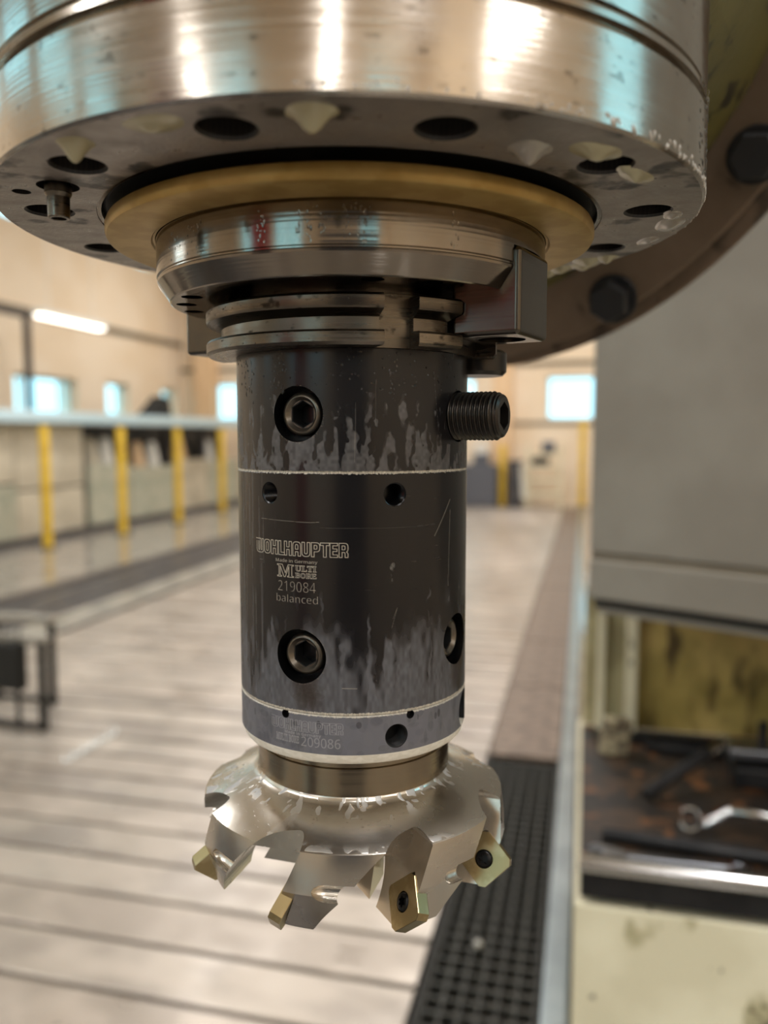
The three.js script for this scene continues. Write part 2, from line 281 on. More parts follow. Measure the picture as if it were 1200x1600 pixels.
  for (let i = 0; i < 330; i++) {
    const az = i < 250 ? 30 + 66 * Math.sqrt(rnd()) : rr(-4, 30), s = rr(0.0002, i < 250 ? 0.0009 : 0.0005);
    list.push(crumb.clone().scale(s * rr(0.8, 2), s * rr(0.6, 1.4), s * 0.7).rotateZ(rr(0, 3)).translate(0, 0.0712 + Math.abs(rr(-0.0026, 0.0026)) * rnd(), 0.1128).rotateY(az * D2R));
  }
  const cr = H('crust', mergeGeometries(list), mat.paleGrease, 'crumbly pale residue along the rim'); cr.userData.kind = 'stuff';
  // swivel joint: disc tilted towards the lens, cast housing in front of it
  const n = V3(-0.4969, -0.34783, 0.79505), e1 = V3(0.848, 0, 0.53), e2 = V3(-0.18435, 0.93756, 0.29496), ctr = V3(0.0169, 0.3077, -0.2344);
  const onDisc = (g) => g.applyMatrix4(new THREE.Matrix4().makeBasis(e1, n, e2.clone().negate()).setPosition(ctr));
  H('swivel_disc', onDisc(lathe([[0, 0], [0.2705, 0], [0.272, -0.0015], [0.272, -0.018], [0.281, -0.0185], [0.2825, -0.020], [0.2825, -0.05], [0, -0.05]], 160, { R: 0.27 })), mat.disc, 'brown round swivel flange behind the nose');
  H('swivel_neck', onDisc(lathe([[0, -0.05], [0.2, -0.05], [0.2, -0.12], [0, -0.12]], 96, { R: 0.2 })), mat.disc);
  const pts = [];
  for (let i = 0; i < 120; i++) { const t = i / 120 * 2 * Math.PI; pts.push(V3(0.104 * Math.sin(t), 0.148, 0.104 * Math.cos(t))); pts.push(ctr.clone().addScaledVector(e1, 0.235 * Math.cos(t)).addScaledVector(e2, 0.235 * Math.sin(t))); }
  for (let i = 0; i < 60; i++) { const t = i / 60 * 2 * Math.PI; pts.push(V3(0.12 * Math.sin(t) + 0.01, 0.42, 0.12 * Math.cos(t) - 0.04)); }
  H('housing', boxUV(toCreasedNormals(new ConvexGeometry(pts), 0.5)), mat.olive, 'oily olive cast housing');
  for (const [ang, r] of [[-64, 0.2615], [-39.4, 0.258], [-14.8, 0.26]]) {
    const x = r * Math.cos(ang * D2R), z = -r * Math.sin(ang * D2R);
    const hexHead = toCreasedNormals(new THREE.CylinderGeometry(0.0118, 0.0132, 0.0018, 6).translate(0, 0.0129, 0), 0.3), hexSide = toCreasedNormals(new THREE.CylinderGeometry(0.0132, 0.0132, 0.010, 6).translate(0, 0.007, 0), 0.3);
    const bolt = H('bolt', onDisc(mergeGeometries([hexHead, hexSide].map((q) => boxUV(q)) ).rotateY(ang).translate(x, 0, z)), mat.boltBlack, 'black bolt head');
    const w = part('washer', onDisc(lathe([[0, 0.0022], [0.0150, 0.0022], [0.0155, 0.0016], [0.0155, -0.001], [0, -0.001]], 40).translate(x, 0, z)).translate(0, -headBase, 0), mat.boltBlack, bolt);
  }
}
const dropGeo = new THREE.SphereGeometry(1, 12, 6, 0, Math.PI * 2, 0, Math.PI / 2).rotateX(Math.PI / 2);   // a bead sitting on z = 0
function beads(n, place, parent, hb) {
  const m = new THREE.InstancedMesh(dropGeo, mat.drop, n), o = new THREE.Object3D(); m.name = 'coolant_droplets'; m.userData = { kind: 'stuff', label: 'small clear coolant beads' };
  for (let i = 0; i < n; i++) {
    const { az, r, h, s, k = 1 } = place(i);
    o.position.set(r * Math.sin(az * D2R), h - hb, r * Math.cos(az * D2R)); o.rotation.set(0, az * D2R, 0); o.scale.set(s, s * k, s * 0.45); o.updateMatrix(); m.setMatrixAt(i, o.matrix);
  }
  parent.add(m); return m;
}
beads(260, (i) => { const c = [-52, -42, -20, -10, -5, 1, 4, 6, -8, 28][i % 10]; return { az: c + rr(-1.6, 1.6) * (i % 10 < 2 ? 2.5 : 0.7), r: 0.0652, h: rr(0.0515, 0.0615), s: rr(0.00012, 0.00042), k: rr(0.8, 2.6) }; }, head, headBase);
beads(160, () => ({ az: rr(58, 84), r: 0.1129, h: 0.072 + 0.028 * Math.pow(rnd(), 1.3), s: rr(0.0003, 0.0009) }), head, headBase).name = 'coolant_droplets_001';

// ---------------------------------------------------------------- tool holder
const holderBase = -0.104;
const holder = thing('tool_holder', 'black steel tool holder with engraved lettering and dried coolant streaks, hanging under the spindle', 'tool holder', [0, EYE + holderBase, 0], TURN);
const T = (name, g, m, label, par = holder) => part(name, g.translate(0, -holderBase, 0), m, par, label);
{
  // --- skin of the body: mm along the circumference (0 = towards the lens) and mm of height
  const top = 26.3, bot = -87.6, W = 2048, Hh = 1024, circ = 2 * Math.PI * 40;
  const X = (mm) => (mm / circ + 0.5) * W, Y = (mm) => ((top - mm) / (top - bot)) * Hh, S = Hh / (top - bot), SX = W / circ;
  const skin = (w, h, t, b, paint) => { const c = document.createElement('canvas'); c.width = w; c.height = h; const q = c.getContext('2d'); paint(q); return c; };
  const streak = (q, mm, base, l, w, a, col) => { // a drip mark: blunt rounded top, feathered edges, ragged foot
    for (let k = 0; k < 14; k++) {
      const x = mm + rr(-w, w) * 0.35, hh = l * rr(0.5, 1), ww = w * rr(0.3, 0.75), lean = rr(-0.5, 0.5) * w, f = rr(0.62, 0.86);
      q.fillStyle = `rgba(${col},${a * rr(0.03, 0.09)})`; q.beginPath(); q.moveTo(X(x - ww * 0.5 + lean), Y(base)); q.bezierCurveTo(X(x - ww * 0.2), Y(base + hh * 0.4), X(x - ww), Y(base + hh * f), X(x - ww * 0.5), Y(base + hh * 0.93)); q.bezierCurveTo(X(x - ww * 0.2), Y(base + hh * 1.03), X(x + ww * 0.3), Y(base + hh * 1.03), X(x + ww * 0.6), Y(base + hh * 0.92)); q.bezierCurveTo(X(x + ww), Y(base + hh * f), X(x + ww * 0.1), Y(base + hh * 0.4), X(x + ww * 0.5 + lean), Y(base)); q.fill();
    }
  };
  const lettering = (q, s, x0, x1, yTop, yBot, font, { outline = 0, colour = 'rgb(196,186,168)', weight = 'bold', sheet = [X, Y], thin = 0 } = {}) => {
    const [XX, YY] = sheet; q.save(); q.font = `${weight} 100px ${font}`; const m = q.measureText(s), wd = m.actualBoundingBoxRight + m.actualBoundingBoxLeft, asc = m.actualBoundingBoxAscent, dsc = m.actualBoundingBoxDescent;
    const sx = (XX(x1) - XX(x0)) / wd, sy = (YY(yBot) - YY(yTop)) / (asc + dsc); q.translate(XX(x0) + m.actualBoundingBoxLeft * sx, YY(yTop) + asc * sy); q.scale(sx, sy);
    if (outline) { q.strokeStyle = colour; q.lineWidth = outline; q.lineJoin = 'round'; q.strokeText(s, 0, 0); } else { q.fillStyle = colour; q.fillText(s, 0, 0); if (thin) { q.strokeStyle = '#252323'; q.lineWidth = thin; q.strokeText(s, 0, 0); } } q.restore();
  };
  const stencil = (q, x0, x1, yTop, yBot, colour, sheet = [X, Y], lw = 2.3) => { // the maker's word in hollow letters, drawn as strokes
    const [XX, YY] = sheet, glyph = {
      W: 'M-1 0L5 0L5 7.2Q5 8.3 5.6 8.3Q6.2 8.3 6.2 7.2L6.2 0L8 0M0 1.6L0 7.4Q0 10 2.8 10L5.4 10Q8 10 8 7.4L8 0M1.9 1.6L1.9 7.2Q1.9 8.3 2.6 8.3Q3.3 8.3 3.3 7.2L3.3 1.6', O: 'M0 2.6Q0 0 2.6 0L3.4 0Q6 0 6 2.6L6 7.4Q6 10 3.4 10L2.6 10Q0 10 0 7.4ZM2 3Q2 1.8 3 1.8Q4 1.8 4 3L4 7Q4 8.2 3 8.2Q2 8.2 2 7Z',
      H: 'M0 0L2 0L2 4L4 4L4 0L6 0L6 10L4 10L4 5.8L2 5.8L2 10L0 10Z', L: 'M0 0L2 0L2 8.2L5 8.2L5 10L0 10Z', A: 'M0 10L0 2.6Q0 0 2.6 0L3.4 0Q6 0 6 2.6L6 10L4 10L4 7L2 7L2 10ZM2 5.2L4 5.2L4 3Q4 1.8 3 1.8Q2 1.8 2 3Z',
      U: 'M0 0L2 0L2 7Q2 8.2 3 8.2Q4 8.2 4 7L4 0L6 0L6 7.4Q6 10 3.4 10L2.6 10Q0 10 0 7.4Z', P: 'M0 10L0 0L3.6 0Q6 0 6 2.4L6 4Q6 6.4 3.6 6.4L2 6.4L2 10ZM2 1.8L3.2 1.8Q4 1.8 4 2.6L4 3.8Q4 4.6 3.2 4.6L2 4.6Z',
      T: 'M-.6 0L5.6 0L5.6 1.8L3.5 1.8L3.5 10L1.5 10L1.5 1.8L-.6 1.8Z', E: 'M0 0L5.2 0L5.2 1.8L2 1.8L2 4L4.8 4L4.8 5.8L2 5.8L2 8.2L5.2 8.2L5.2 10L0 10Z', R: 'M0 10L0 0L3.6 0Q6 0 6 2.4L6 4Q6 5.6 5 6L6 7.2L6 10L4 10L4 7.2Q4 6.4 3.2 6.4L2 6.4L2 10ZM2 1.8L3.2 1.8Q4 1.8 4 2.6L4 3.8Q4 4.6 3.2 4.6L2 4.6Z' };
    const word = 'WOHLHAUPTER', adv = [9, 7, 7, 5, 7, 7, 7, 7, 6, 6.2, 6]; let total = adv.reduce((a, b) => a + b, 0), x = 0;
    const ux = (XX(x1) - XX(x0)) / total, uy = (YY(yBot) - YY(yTop)) / 10;
    q.strokeStyle = colour; q.lineWidth = lw; q.lineJoin = 'round';
    [...word].forEach((ch, i) => {
      q.beginPath(); const t = glyph[ch].match(/[MLQZ]|-?[\d.]+/g); let k = 0; const px = () => XX(x0) + (x + parseFloat(t[k++])) * ux, py = () => YY(yTop) + parseFloat(t[k++]) * uy;
      while (k < t.length) { const c = t[k++]; if (c === 'M') { const a = px(), b = py(); q.moveTo(a, b); } else if (c === 'L') { const a = px(), b = py(); q.lineTo(a, b); } else if (c === 'Q') { const a = px(), b = py(), d = px(), e = py(); q.quadraticCurveTo(a, b, d, e); } else q.closePath(); }
      q.stroke(); x += adv[i];
    });
  };
  const colour = skin(W, Hh, 0, 0, (q) => {
    q.fillStyle = '#211f20'; q.fillRect(0, 0, W, Hh);
    for (let i = 0; i < 2600; i++) { q.fillStyle = `rgba(${rnd() < 0.5 ? '12,12,14' : '62,60,62'},${rr(0.02, 0.07)})`; q.fillRect(rr(0, W), rr(0, Hh), rr(4, 120), rr(0.6, 2)); }
    for (let i = 0; i < 500; i++) { q.fillStyle = `rgba(${rnd() < 0.5 ? '16,15,16' : '58,54,54'},${rr(0.03, 0.08)})`; q.fillRect(rr(0, W), rr(0, Hh), rr(1, 5), rr(30, 260)); }
    // dried coolant: blunt flame-like marks above each groove, with their own ragged outlines
    const im = q.getImageData(0, 0, W, Hh), dd = im.data;
    for (let y = 0; y < Hh; y++) {
      const mm = top - y / S; if (mm > 13 || (mm < -13 && mm > -46)) continue;
      const up = mm > -12, t = up ? (mm + 11.3) / 22 : (mm + 87.6) / 40; if (t < 0) continue;
      for (let x = 0; x < W; x++) {
        const u = x / W, v = y / Hh, wx = 0.010 * (noise(u * 60, v * 30, 60, 30, 3) - 0.5) + 0.004 * (noise(u * 160, v * 90, 160, 90, 1) - 0.5);
        let n, a, c;
        if (up) { n = 0.60 * noise((u + wx) * 128, v * 12, 128, 12, 0) + 0.40 * noise((u - wx) * 210, v * 20, 210, 20, 2); a = sm(0.22 + 0.46 * t, 0.42 + 0.46 * t, n); a *= 0.6 * (0.55 + 0.45 * noise(u * 260, v * 110, 260, 110, 1)); c = [152, 149, 148]; }
        else { n = 0.55 * noise((u + wx * 0.6) * 128, v * 6, 128, 6, 1) + 0.30 * noise((u + wx) * 220, v * 12, 220, 12, 3) + 0.15 * noise((u + wx) * 40, v * 5, 40, 5, 0); const film = 0.62 * sm(-0.16 + 0.80 * t, 0.30 + 0.80 * t, 0.55 * noise(u * 26, v * 6, 26, 6, 3) + 0.45 * noise(u * 140, v * 20, 140, 20, 2)); a = Math.max(film, 0.66 * sm(0.36 + 0.42 * t, 0.54 + 0.42 * t, n)) * (0.7 + 0.3 * noise(u * 300, v * 60, 300, 60, 2)); c = [150, 151, 158]; }
        const o = (y * W + x) * 4; for (let k = 0; k < 3; k++) dd[o + k] += (c[k] - dd[o + k]) * a;
      }
    }
    q.putImageData(im, 0, 0);
    for (let i = 0; i < 26; i++) streak(q, rr(-46, -30), rr(-86, -20), rr(16, 60), rr(0.4, 1.4), rr(0.4, 1), '120,120,124');
    // clean brown patches around the socket screws
    for (const [x, y] of [[-16, -69], [43, -69]]) for (let k = 0; k < 40; k++) { q.fillStyle = `rgba(52,43,36,${rr(0.05, 0.16)})`; q.beginPath(); q.ellipse(X(x + rr(-2, 6)), Y(y - rr(4, 15)), rr(1, 4) * SX, rr(1, 5) * S, 0, 0, 7); q.fill(); }
    // residue lines in the two grooves
    for (const [y, t] of [[-11.3, 0.42], [-87.2, 0.55]]) for (let x = -126; x < 126; x += 0.35) { const k = rr(-22, 14); q.fillStyle = `rgba(${206 + k},${198 + k},${182 + k},${rr(0.7, 1)})`; q.fillRect(X(x), Y(y + t * rr(0.8, 1.3)), 0.5 * SX, t * 2 * rr(0.8, 1.2) * S); }
    // scratches
    const line = (pts, w, a) => { q.strokeStyle = `rgba(176,168,150,${a})`; q.lineWidth = w; q.beginPath(); pts.forEach(([x, y], i) => (i ? q.lineTo(X(x), Y(y)) : q.moveTo(X(x), Y(y)))); q.stroke(); };
    line([[-31.6, -26.3], [-12, -26.7], [-9, -26.5]], 1.4, 0.75); line([[-9, -28.2], [20, -28.4], [30, -28]], 1, 0.3);
    for (let i = 0; i < 5; i++) { line([[37.8 + rr(-.3, .3), -20.6], [29.5 + rr(-.4, .4), -32]], 1.1, 0.35); line([[38 + rr(-.3, .3), -24], [37 + rr(-.3, .3), -49]], 1.1, 0.28); }
    line([[14, -57], [15.5, -53.6], [13.6, -60]], 1.2, 0.5); line([[2.4, 10], [2, -8]], 1.2, 0.45); line([[8.6, 17], [8.4, 3]], 1, 0.4); line([[29, 20], [31, 4]], 1, 0.3);
    line([[-2.2, -78.6], [2.6, -78.7]], 2, 0.7);
    for (let i = 0; i < 9; i++) { q.fillStyle = `rgba(170,166,156,${rr(0.1, 0.4)})`; q.beginPath(); q.ellipse(X(13.6 + rr(-.6, .6)), Y(-42 - rr(-3, 3)), rr(2, 5), rr(3, 7), 0, 0, 7); q.fill(); }
    for (let i = 0; i < 14; i++) line([[rr(-40, 40), rr(-50, -15)], [rr(-40, 40), rr(-50, -15)]].map((p, k, a) => (k ? [a[0][0] + rr(0.5, 3), a[0][1] + rr(-.1, .1)] : p)), 1, rr(0.1, 0.35));
    // bright worn edge round the upper recess
    for (const [x, y, r] of [[-16.3, 6.6, 8.7], [-15.9, -69.2, 8.8], [43.2, -68, 8.8]]) for (let k = 0; k < 60; k++) { const t = rr(0, 6.28); q.fillStyle = `rgba(150,140,124,${rr(0.1, 0.5)})`; q.fillRect(X(x + r * Math.cos(t)), Y(y + r * Math.sin(t)), rr(1, 5), rr(1, 4)); }
    // engraving
    const ink = 'rgba(198,188,170,.95)';
    stencil(q, -34.2, -0.1, -32.9, -37.3, ink);
    lettering(q, 'Made in Germany', -24.9, -9.7, -38.4, -39.9, 'sans-serif', { colour: ink, weight: 'normal' });
    lettering(q, 'M', -24.3, -17.9, -40.3, -44.2, 'serif', { outline: 4, colour: ink });
    lettering(q, 'ULTI', -17.3, -10.1, -40.3, -42.1, 'serif', { outline: 6, colour: ink }); lettering(q, 'BORE', -17.3, -10.1, -42.6, -44.2, 'serif', { outline: 6, colour: ink });
    lettering(q, '219084', -24.1, -10.2, -45.3, -48.8, 'sans-serif', { weight: 'normal', colour: ink, thin: 5 }); lettering(q, 'balanced', -24.8, -9.6, -49.6, -52.3, 'sans-serif', { weight: 'normal', colour: ink, thin: 4.5 });
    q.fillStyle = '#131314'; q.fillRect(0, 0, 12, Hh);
  });
  const canvasTex = (c, srgb = true) => { const t = new THREE.CanvasTexture(c); t.wrapS = THREE.RepeatWrapping; t.anisotropy = 8; if (srgb) t.colorSpace = THREE.SRGBColorSpace; return t; };
  const ctex = canvasTex(colour), dat = colour.getContext('2d').getImageData(0, 0, W, Hh).data;
  // residue is matt, bare oxide is oily and smooth
  const rd = new Uint8Array(1024 * 512 * 4); for (let y = 0; y < 512; y++) for (let x = 0; x < 1024; x++) { const l = dat[((y * 2) * W + x * 2) * 4], o = (y * 1024 + x) * 4, oo = ((511 - y) * 1024 + x) * 4; const q = clamp(0.24 + 0.42 * sm(45, 120, l) + 0.1 * (fbm(x / 1024, y / 512, 40, 6, 3, 1) - 0.5)); rd[oo] = rd[oo + 1] = rd[oo + 2] = q * 255; rd[oo + 3] = 255; }
  const rt = new THREE.DataTexture(rd, 1024, 512); rt.wrapS = THREE.RepeatWrapping; rt.magFilter = THREE.LinearFilter; rt.needsUpdate = true;
  mat.body = P({ map: ctex, roughnessMap: rt, roughness: 1, metalness: 0.35 });
  const top2 = -87.6, bot2 = -100.2, Y2 = (mm) => ((top2 - mm) / (top2 - bot2)) * 192;
  const sleeveC = skin(W, 192, 0, 0, (q) => {
    q.fillStyle = '#74747b'; q.fillRect(0, 0, W, 192);
    for (let i = 0; i < 500; i++) { q.fillStyle = `rgba(${rnd() < 0.45 ? '44,44,50' : '128,128,134'},${rr(0.03, 0.12)})`; q.beginPath(); q.ellipse(rr(0, W), rr(0, 192), rr(4, 26), rr(10, 60), 0, 0, 7); q.fill(); }
    for (let i = 0; i < 40; i++) { q.fillStyle = `rgba(20,20,22,${rr(0.1, 0.4)})`; q.beginPath(); q.ellipse(rr(0, W), rr(0, 60), rr(2, 8), rr(6, 22), 0, 0, 7); q.fill(); }
    for (let x = -126; x < 126; x += 0.4) { q.fillStyle = `rgba(208,202,188,${rr(0.5, 0.95)})`; q.fillRect(X(x), 0, 0.6 * SX, rr(5, 10)); }
    const ink = 'rgba(176,174,175,.62)', sheet = [X, Y2];
    stencil(q, -27.5, -1.9, -90, -93.6, ink, sheet, 2.2);
    lettering(q, 'Made in Germany', -22, -9, -93.8, -95.2, 'sans-serif', { colour: ink, sheet }); lettering(q, 'MULTI BORE', -25.6, -16.6, -95.3, -97.6, 'serif', { colour: ink, sheet, outline: 8 }); lettering(q, '209086', -15.8, -2.7, -95, -98.2, 'sans-serif', { weight: 'normal', colour: ink, sheet });
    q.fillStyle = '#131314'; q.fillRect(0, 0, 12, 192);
  });
  mat.sleeve = P({ map: canvasTex(sleeveC), roughness: 0.5, metalness: 0.3 });

  const recess = (r, d) => lathe([[0, 0.06], [r, 0.06], [r, d], [0, d]], 56, { R: r });
  const thread = (r, p, d) => { const q = [[0, 0.06], [r + 0.0004, 0.06], [r + 0.0004, 0.0396]]; for (let y = 0.0394; y > d; y -= p) { q.push([r, y], [r + 0.00045, y - p * 0.5]); } q.push([r, d], [0, d]); return lathe(q, 36); };
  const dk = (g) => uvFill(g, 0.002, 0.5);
  const bodyShape = cut(lathe([[0.033, 0.0263], [0.0399, 0.0263], [0.04, 0.0262], [0.04, -0.0108], [0.03975, -0.0111], [0.03975, -0.0115], [0.04, -0.0118], [0.04, -0.0872], [0.0397, -0.0876], [0.030, -0.0876], [0.030, 0.0263]].map((q, i, a) => (i === 0 || i === a.length - 1 ? [0.030, 0.0263] : q)), 192, { v: [-0.0876, 0.0263], crease: 0.3 }),
    [radial(dk(recess(0.0086, 0.0305)), -23.3, 0.0066), radial(dk(recess(0.0087, 0.0315)), -22.8, -0.0692), radial(dk(recess(0.0086, 0.0305)), 62, -0.068), radial(dk(recess(0.0084, 0.0315)), 62.5, 0.0063),
      radial(dk(thread(0.0031, 0.0009, 0.0318)), -39.2, -0.018), radial(dk(thread(0.0034, 0.0009, 0.0318)), 21, -0.0181)]);
  T('body', bodyShape, mat.body, 'black body with pale engraved lettering');
  const slot = (w, r0, az) => box(-w / 2, w / 2, 0.02, 0.05, r0, 0.06).rotateY(az * D2R);
  T('taper_flange', cut(lathe([[0.030, 0.10], [0.0345, 0.10], [0.0350, 0.0436], [0.0350, 0.0413], [0.0488, 0.0413], [0.0498, 0.0404], [0.0498, 0.0376], [0.0494, 0.0368], [0.0448, 0.0349], [0.0448, 0.0311], [0.0494, 0.0307], [0.0498, 0.0300], [0.0498, 0.0272], [0.0489, 0.0263], [0.030, 0.0263], [0.030, 0.10]], 160, { R: 0.05 }), [slot(0.0264, 0.0405, 60), slot(0.0264, 0.0405, 240), slot(0.0108, 0.0412, 19.2)]), mat.vflange, 'worn grooved steel gripper flange');
  const hexHole = (r, d0, d1) => uvFill(new THREE.CylinderGeometry(r, r, d1 - d0, 6).translate(0, (d0 + d1) / 2, 0), 0, 0);
  const socket = (phi, h, r, face, hex) => { const s = cut(lathe([[0, face], [r - 0.0011, face], [r - 0.0003, face - 0.0004], [r, face - 0.0012], [r, 0.0262], [0, 0.0262]], 48, { R: r, crease: 0.9 }), [lathe([[0, 0.06], [hex * 1.22, 0.06], [hex * 1.22, face + 0.0001], [hex * 0.96, face - 0.0012], [0, face - 0.0012]], 40), hexHole(hex, face - 0.0095, 0.06)]); return radial(s, phi, h); };
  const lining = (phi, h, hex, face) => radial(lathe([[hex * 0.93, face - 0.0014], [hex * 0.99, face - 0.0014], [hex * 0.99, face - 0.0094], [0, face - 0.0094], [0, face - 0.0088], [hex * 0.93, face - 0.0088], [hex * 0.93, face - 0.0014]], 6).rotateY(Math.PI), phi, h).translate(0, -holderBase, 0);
  const c1 = T('clamp_screw', socket(-23.3, 0.0066, 0.0068, 0.0373, 0.0045), mat.screwSteel, 'black socket screw in the upper recess');
  const c2 = T('clamp_screw', socket(-22.8, -0.0692, 0.0067, 0.0376, 0.0045), mat.screwSteel, 'black socket screw in the lower recess');
  const c3 = T('clamp_screw', socket(62, -0.068, 0.0067, 0.0376, 0.0045), mat.screwSteel, 'black socket screw seen edge-on at the side');
  part('socket_shade', lining(-23.3, 0.0066, 0.0045, 0.0373), mat.shadeBlack, c1); part('socket_shade', lining(-22.8, -0.0692, 0.0045, 0.0376), mat.shadeBlack, c2); part('socket_shade', lining(62, -0.068, 0.0045, 0.0376), mat.shadeBlack, c3);  // black linings paint the shade inside the sockets
  { // fully threaded stud
    const p = 0.0015, r0 = 0.0079, d = 0.00085, y0 = 0.031, y1 = 0.0553, nr = Math.round((y1 - y0) / p * 8), ns = 64, pos = [], idx = [];
    for (let j = 0; j <= nr; j++) for (let i = 0; i <= ns; i++) {
      const y = y0 + (y1 - y0) * j / nr, t = i / ns * 2 * Math.PI, f = (((y / p - i / ns) % 1) + 1) % 1, tri = clamp(Math.abs(f - 0.5) * 2 * 1.25 - 0.1), taper = sm(y1, y1 - 0.0022, y), r = (r0 - d * tri) * (0.87 + 0.13 * taper);
      pos.push(r * Math.sin(t), y, r * Math.cos(t));
    }
    for (let j = 0; j < nr; j++) for (let i = 0; i < ns; i++) { const a = j * (ns + 1) + i, b = a + 1, c = a + ns + 1, e = c + 1; idx.push(a, b, c, b, e, c); }
    const g = new THREE.BufferGeometry(); g.setAttribute('position', new THREE.Float32BufferAttribute(pos, 3)); g.setIndex(idx); g.setAttribute('uv', new THREE.Float32BufferAttribute(new Float32Array(pos.length / 3 * 2), 2)); g.computeVertexNormals();
    const cap = cut(lathe([[0, 0.0557], [0.0062, 0.0557], [0.00685, 0.0552], [0.0066, 0.0545], [0, 0.0545]], 40), []);
    const end = cut(lathe([[0, 0.0557], [0.0060, 0.0557], [0.0069, 0.0551], [0.0069, 0.045], [0, 0.045]], 40), [hexHole(0.0046, 0.048, 0.07)]);
    const s = T('set_screw', radial(g, 62.5, 0.0063), mat.blackOxide, 'black threaded stud sticking out sideways');
    const en = part('screw_end', radial(end, 62.5, 0.0063).translate(0, -holderBase, 0), mat.blackOxide, s);
  }
  T('coolant_nozzle', lathe([[0, 0.0300], [0.0092, 0.0300], [0.0105, 0.0290], [0.0105, 0.0225], [0.0092, 0.0212], [0, 0.0212]], 40).translate(0, 0, 0.0450).rotateY(100 * D2R), mat.blackOxide);
  T('adapter_sleeve', cut(lathe([[0.030, -0.0876], [0.0397, -0.0876], [0.04, -0.0879], [0.04, -0.1002], [0.030, -0.1002], [0.030, -0.0876]], 192, { v: [-0.1002, -0.0876] }),
    [radial(dk(thread(0.0035, 0.0009, 0.033)), 22, -0.0949), radial(dk(recess(0.0066, 0.031)), 76, -0.0948), radial(dk(recess(0.005, 0.032)), -84, -0.0945), radial(dk(recess(0.0014, 0.038)), 29, -0.0886), radial(dk(recess(0.0014, 0.038)), -31, -0.0886)]), mat.sleeve, 'grey filmed sleeve with faint lettering');
  T('white_ring', lathe([[0.030, -0.1002], [0.0399, -0.1002], [0.0398, -0.1006], [0.0391, -0.1028], [0.0384, -0.1036], [0.0374, -0.104], [0.030, -0.104], [0.030, -0.1002]], 160, { R: 0.04, crease: 0.8 }), mat.whiteRing, 'matt cream ring');
  beads(260, (i) => { const up = i < 150; return up ? { az: rr(-70, 60), r: 0.03995, h: rr(0.0125, 0.0255), s: rr(0.00012, 0.00045) } : { az: [-36, -31, -52, -58, 20][i % 5] + rr(-2, 2), r: 0.03995, h: rr(0.010, 0.0255), s: rr(0.0001, 0.0004), k: rr(1, 1.8) }; }, holder, holderBase);
  beads(90, () => { const low = rnd() < 0.5; return { az: rr(-70, 20), r: 0.0497, h: low ? rr(0.0272, 0.0298) : rr(0.038, 0.0402), s: rr(0.00015, 0.0005), k: 0.7 }; }, holder, holderBase).name = 'coolant_droplets_001';
}

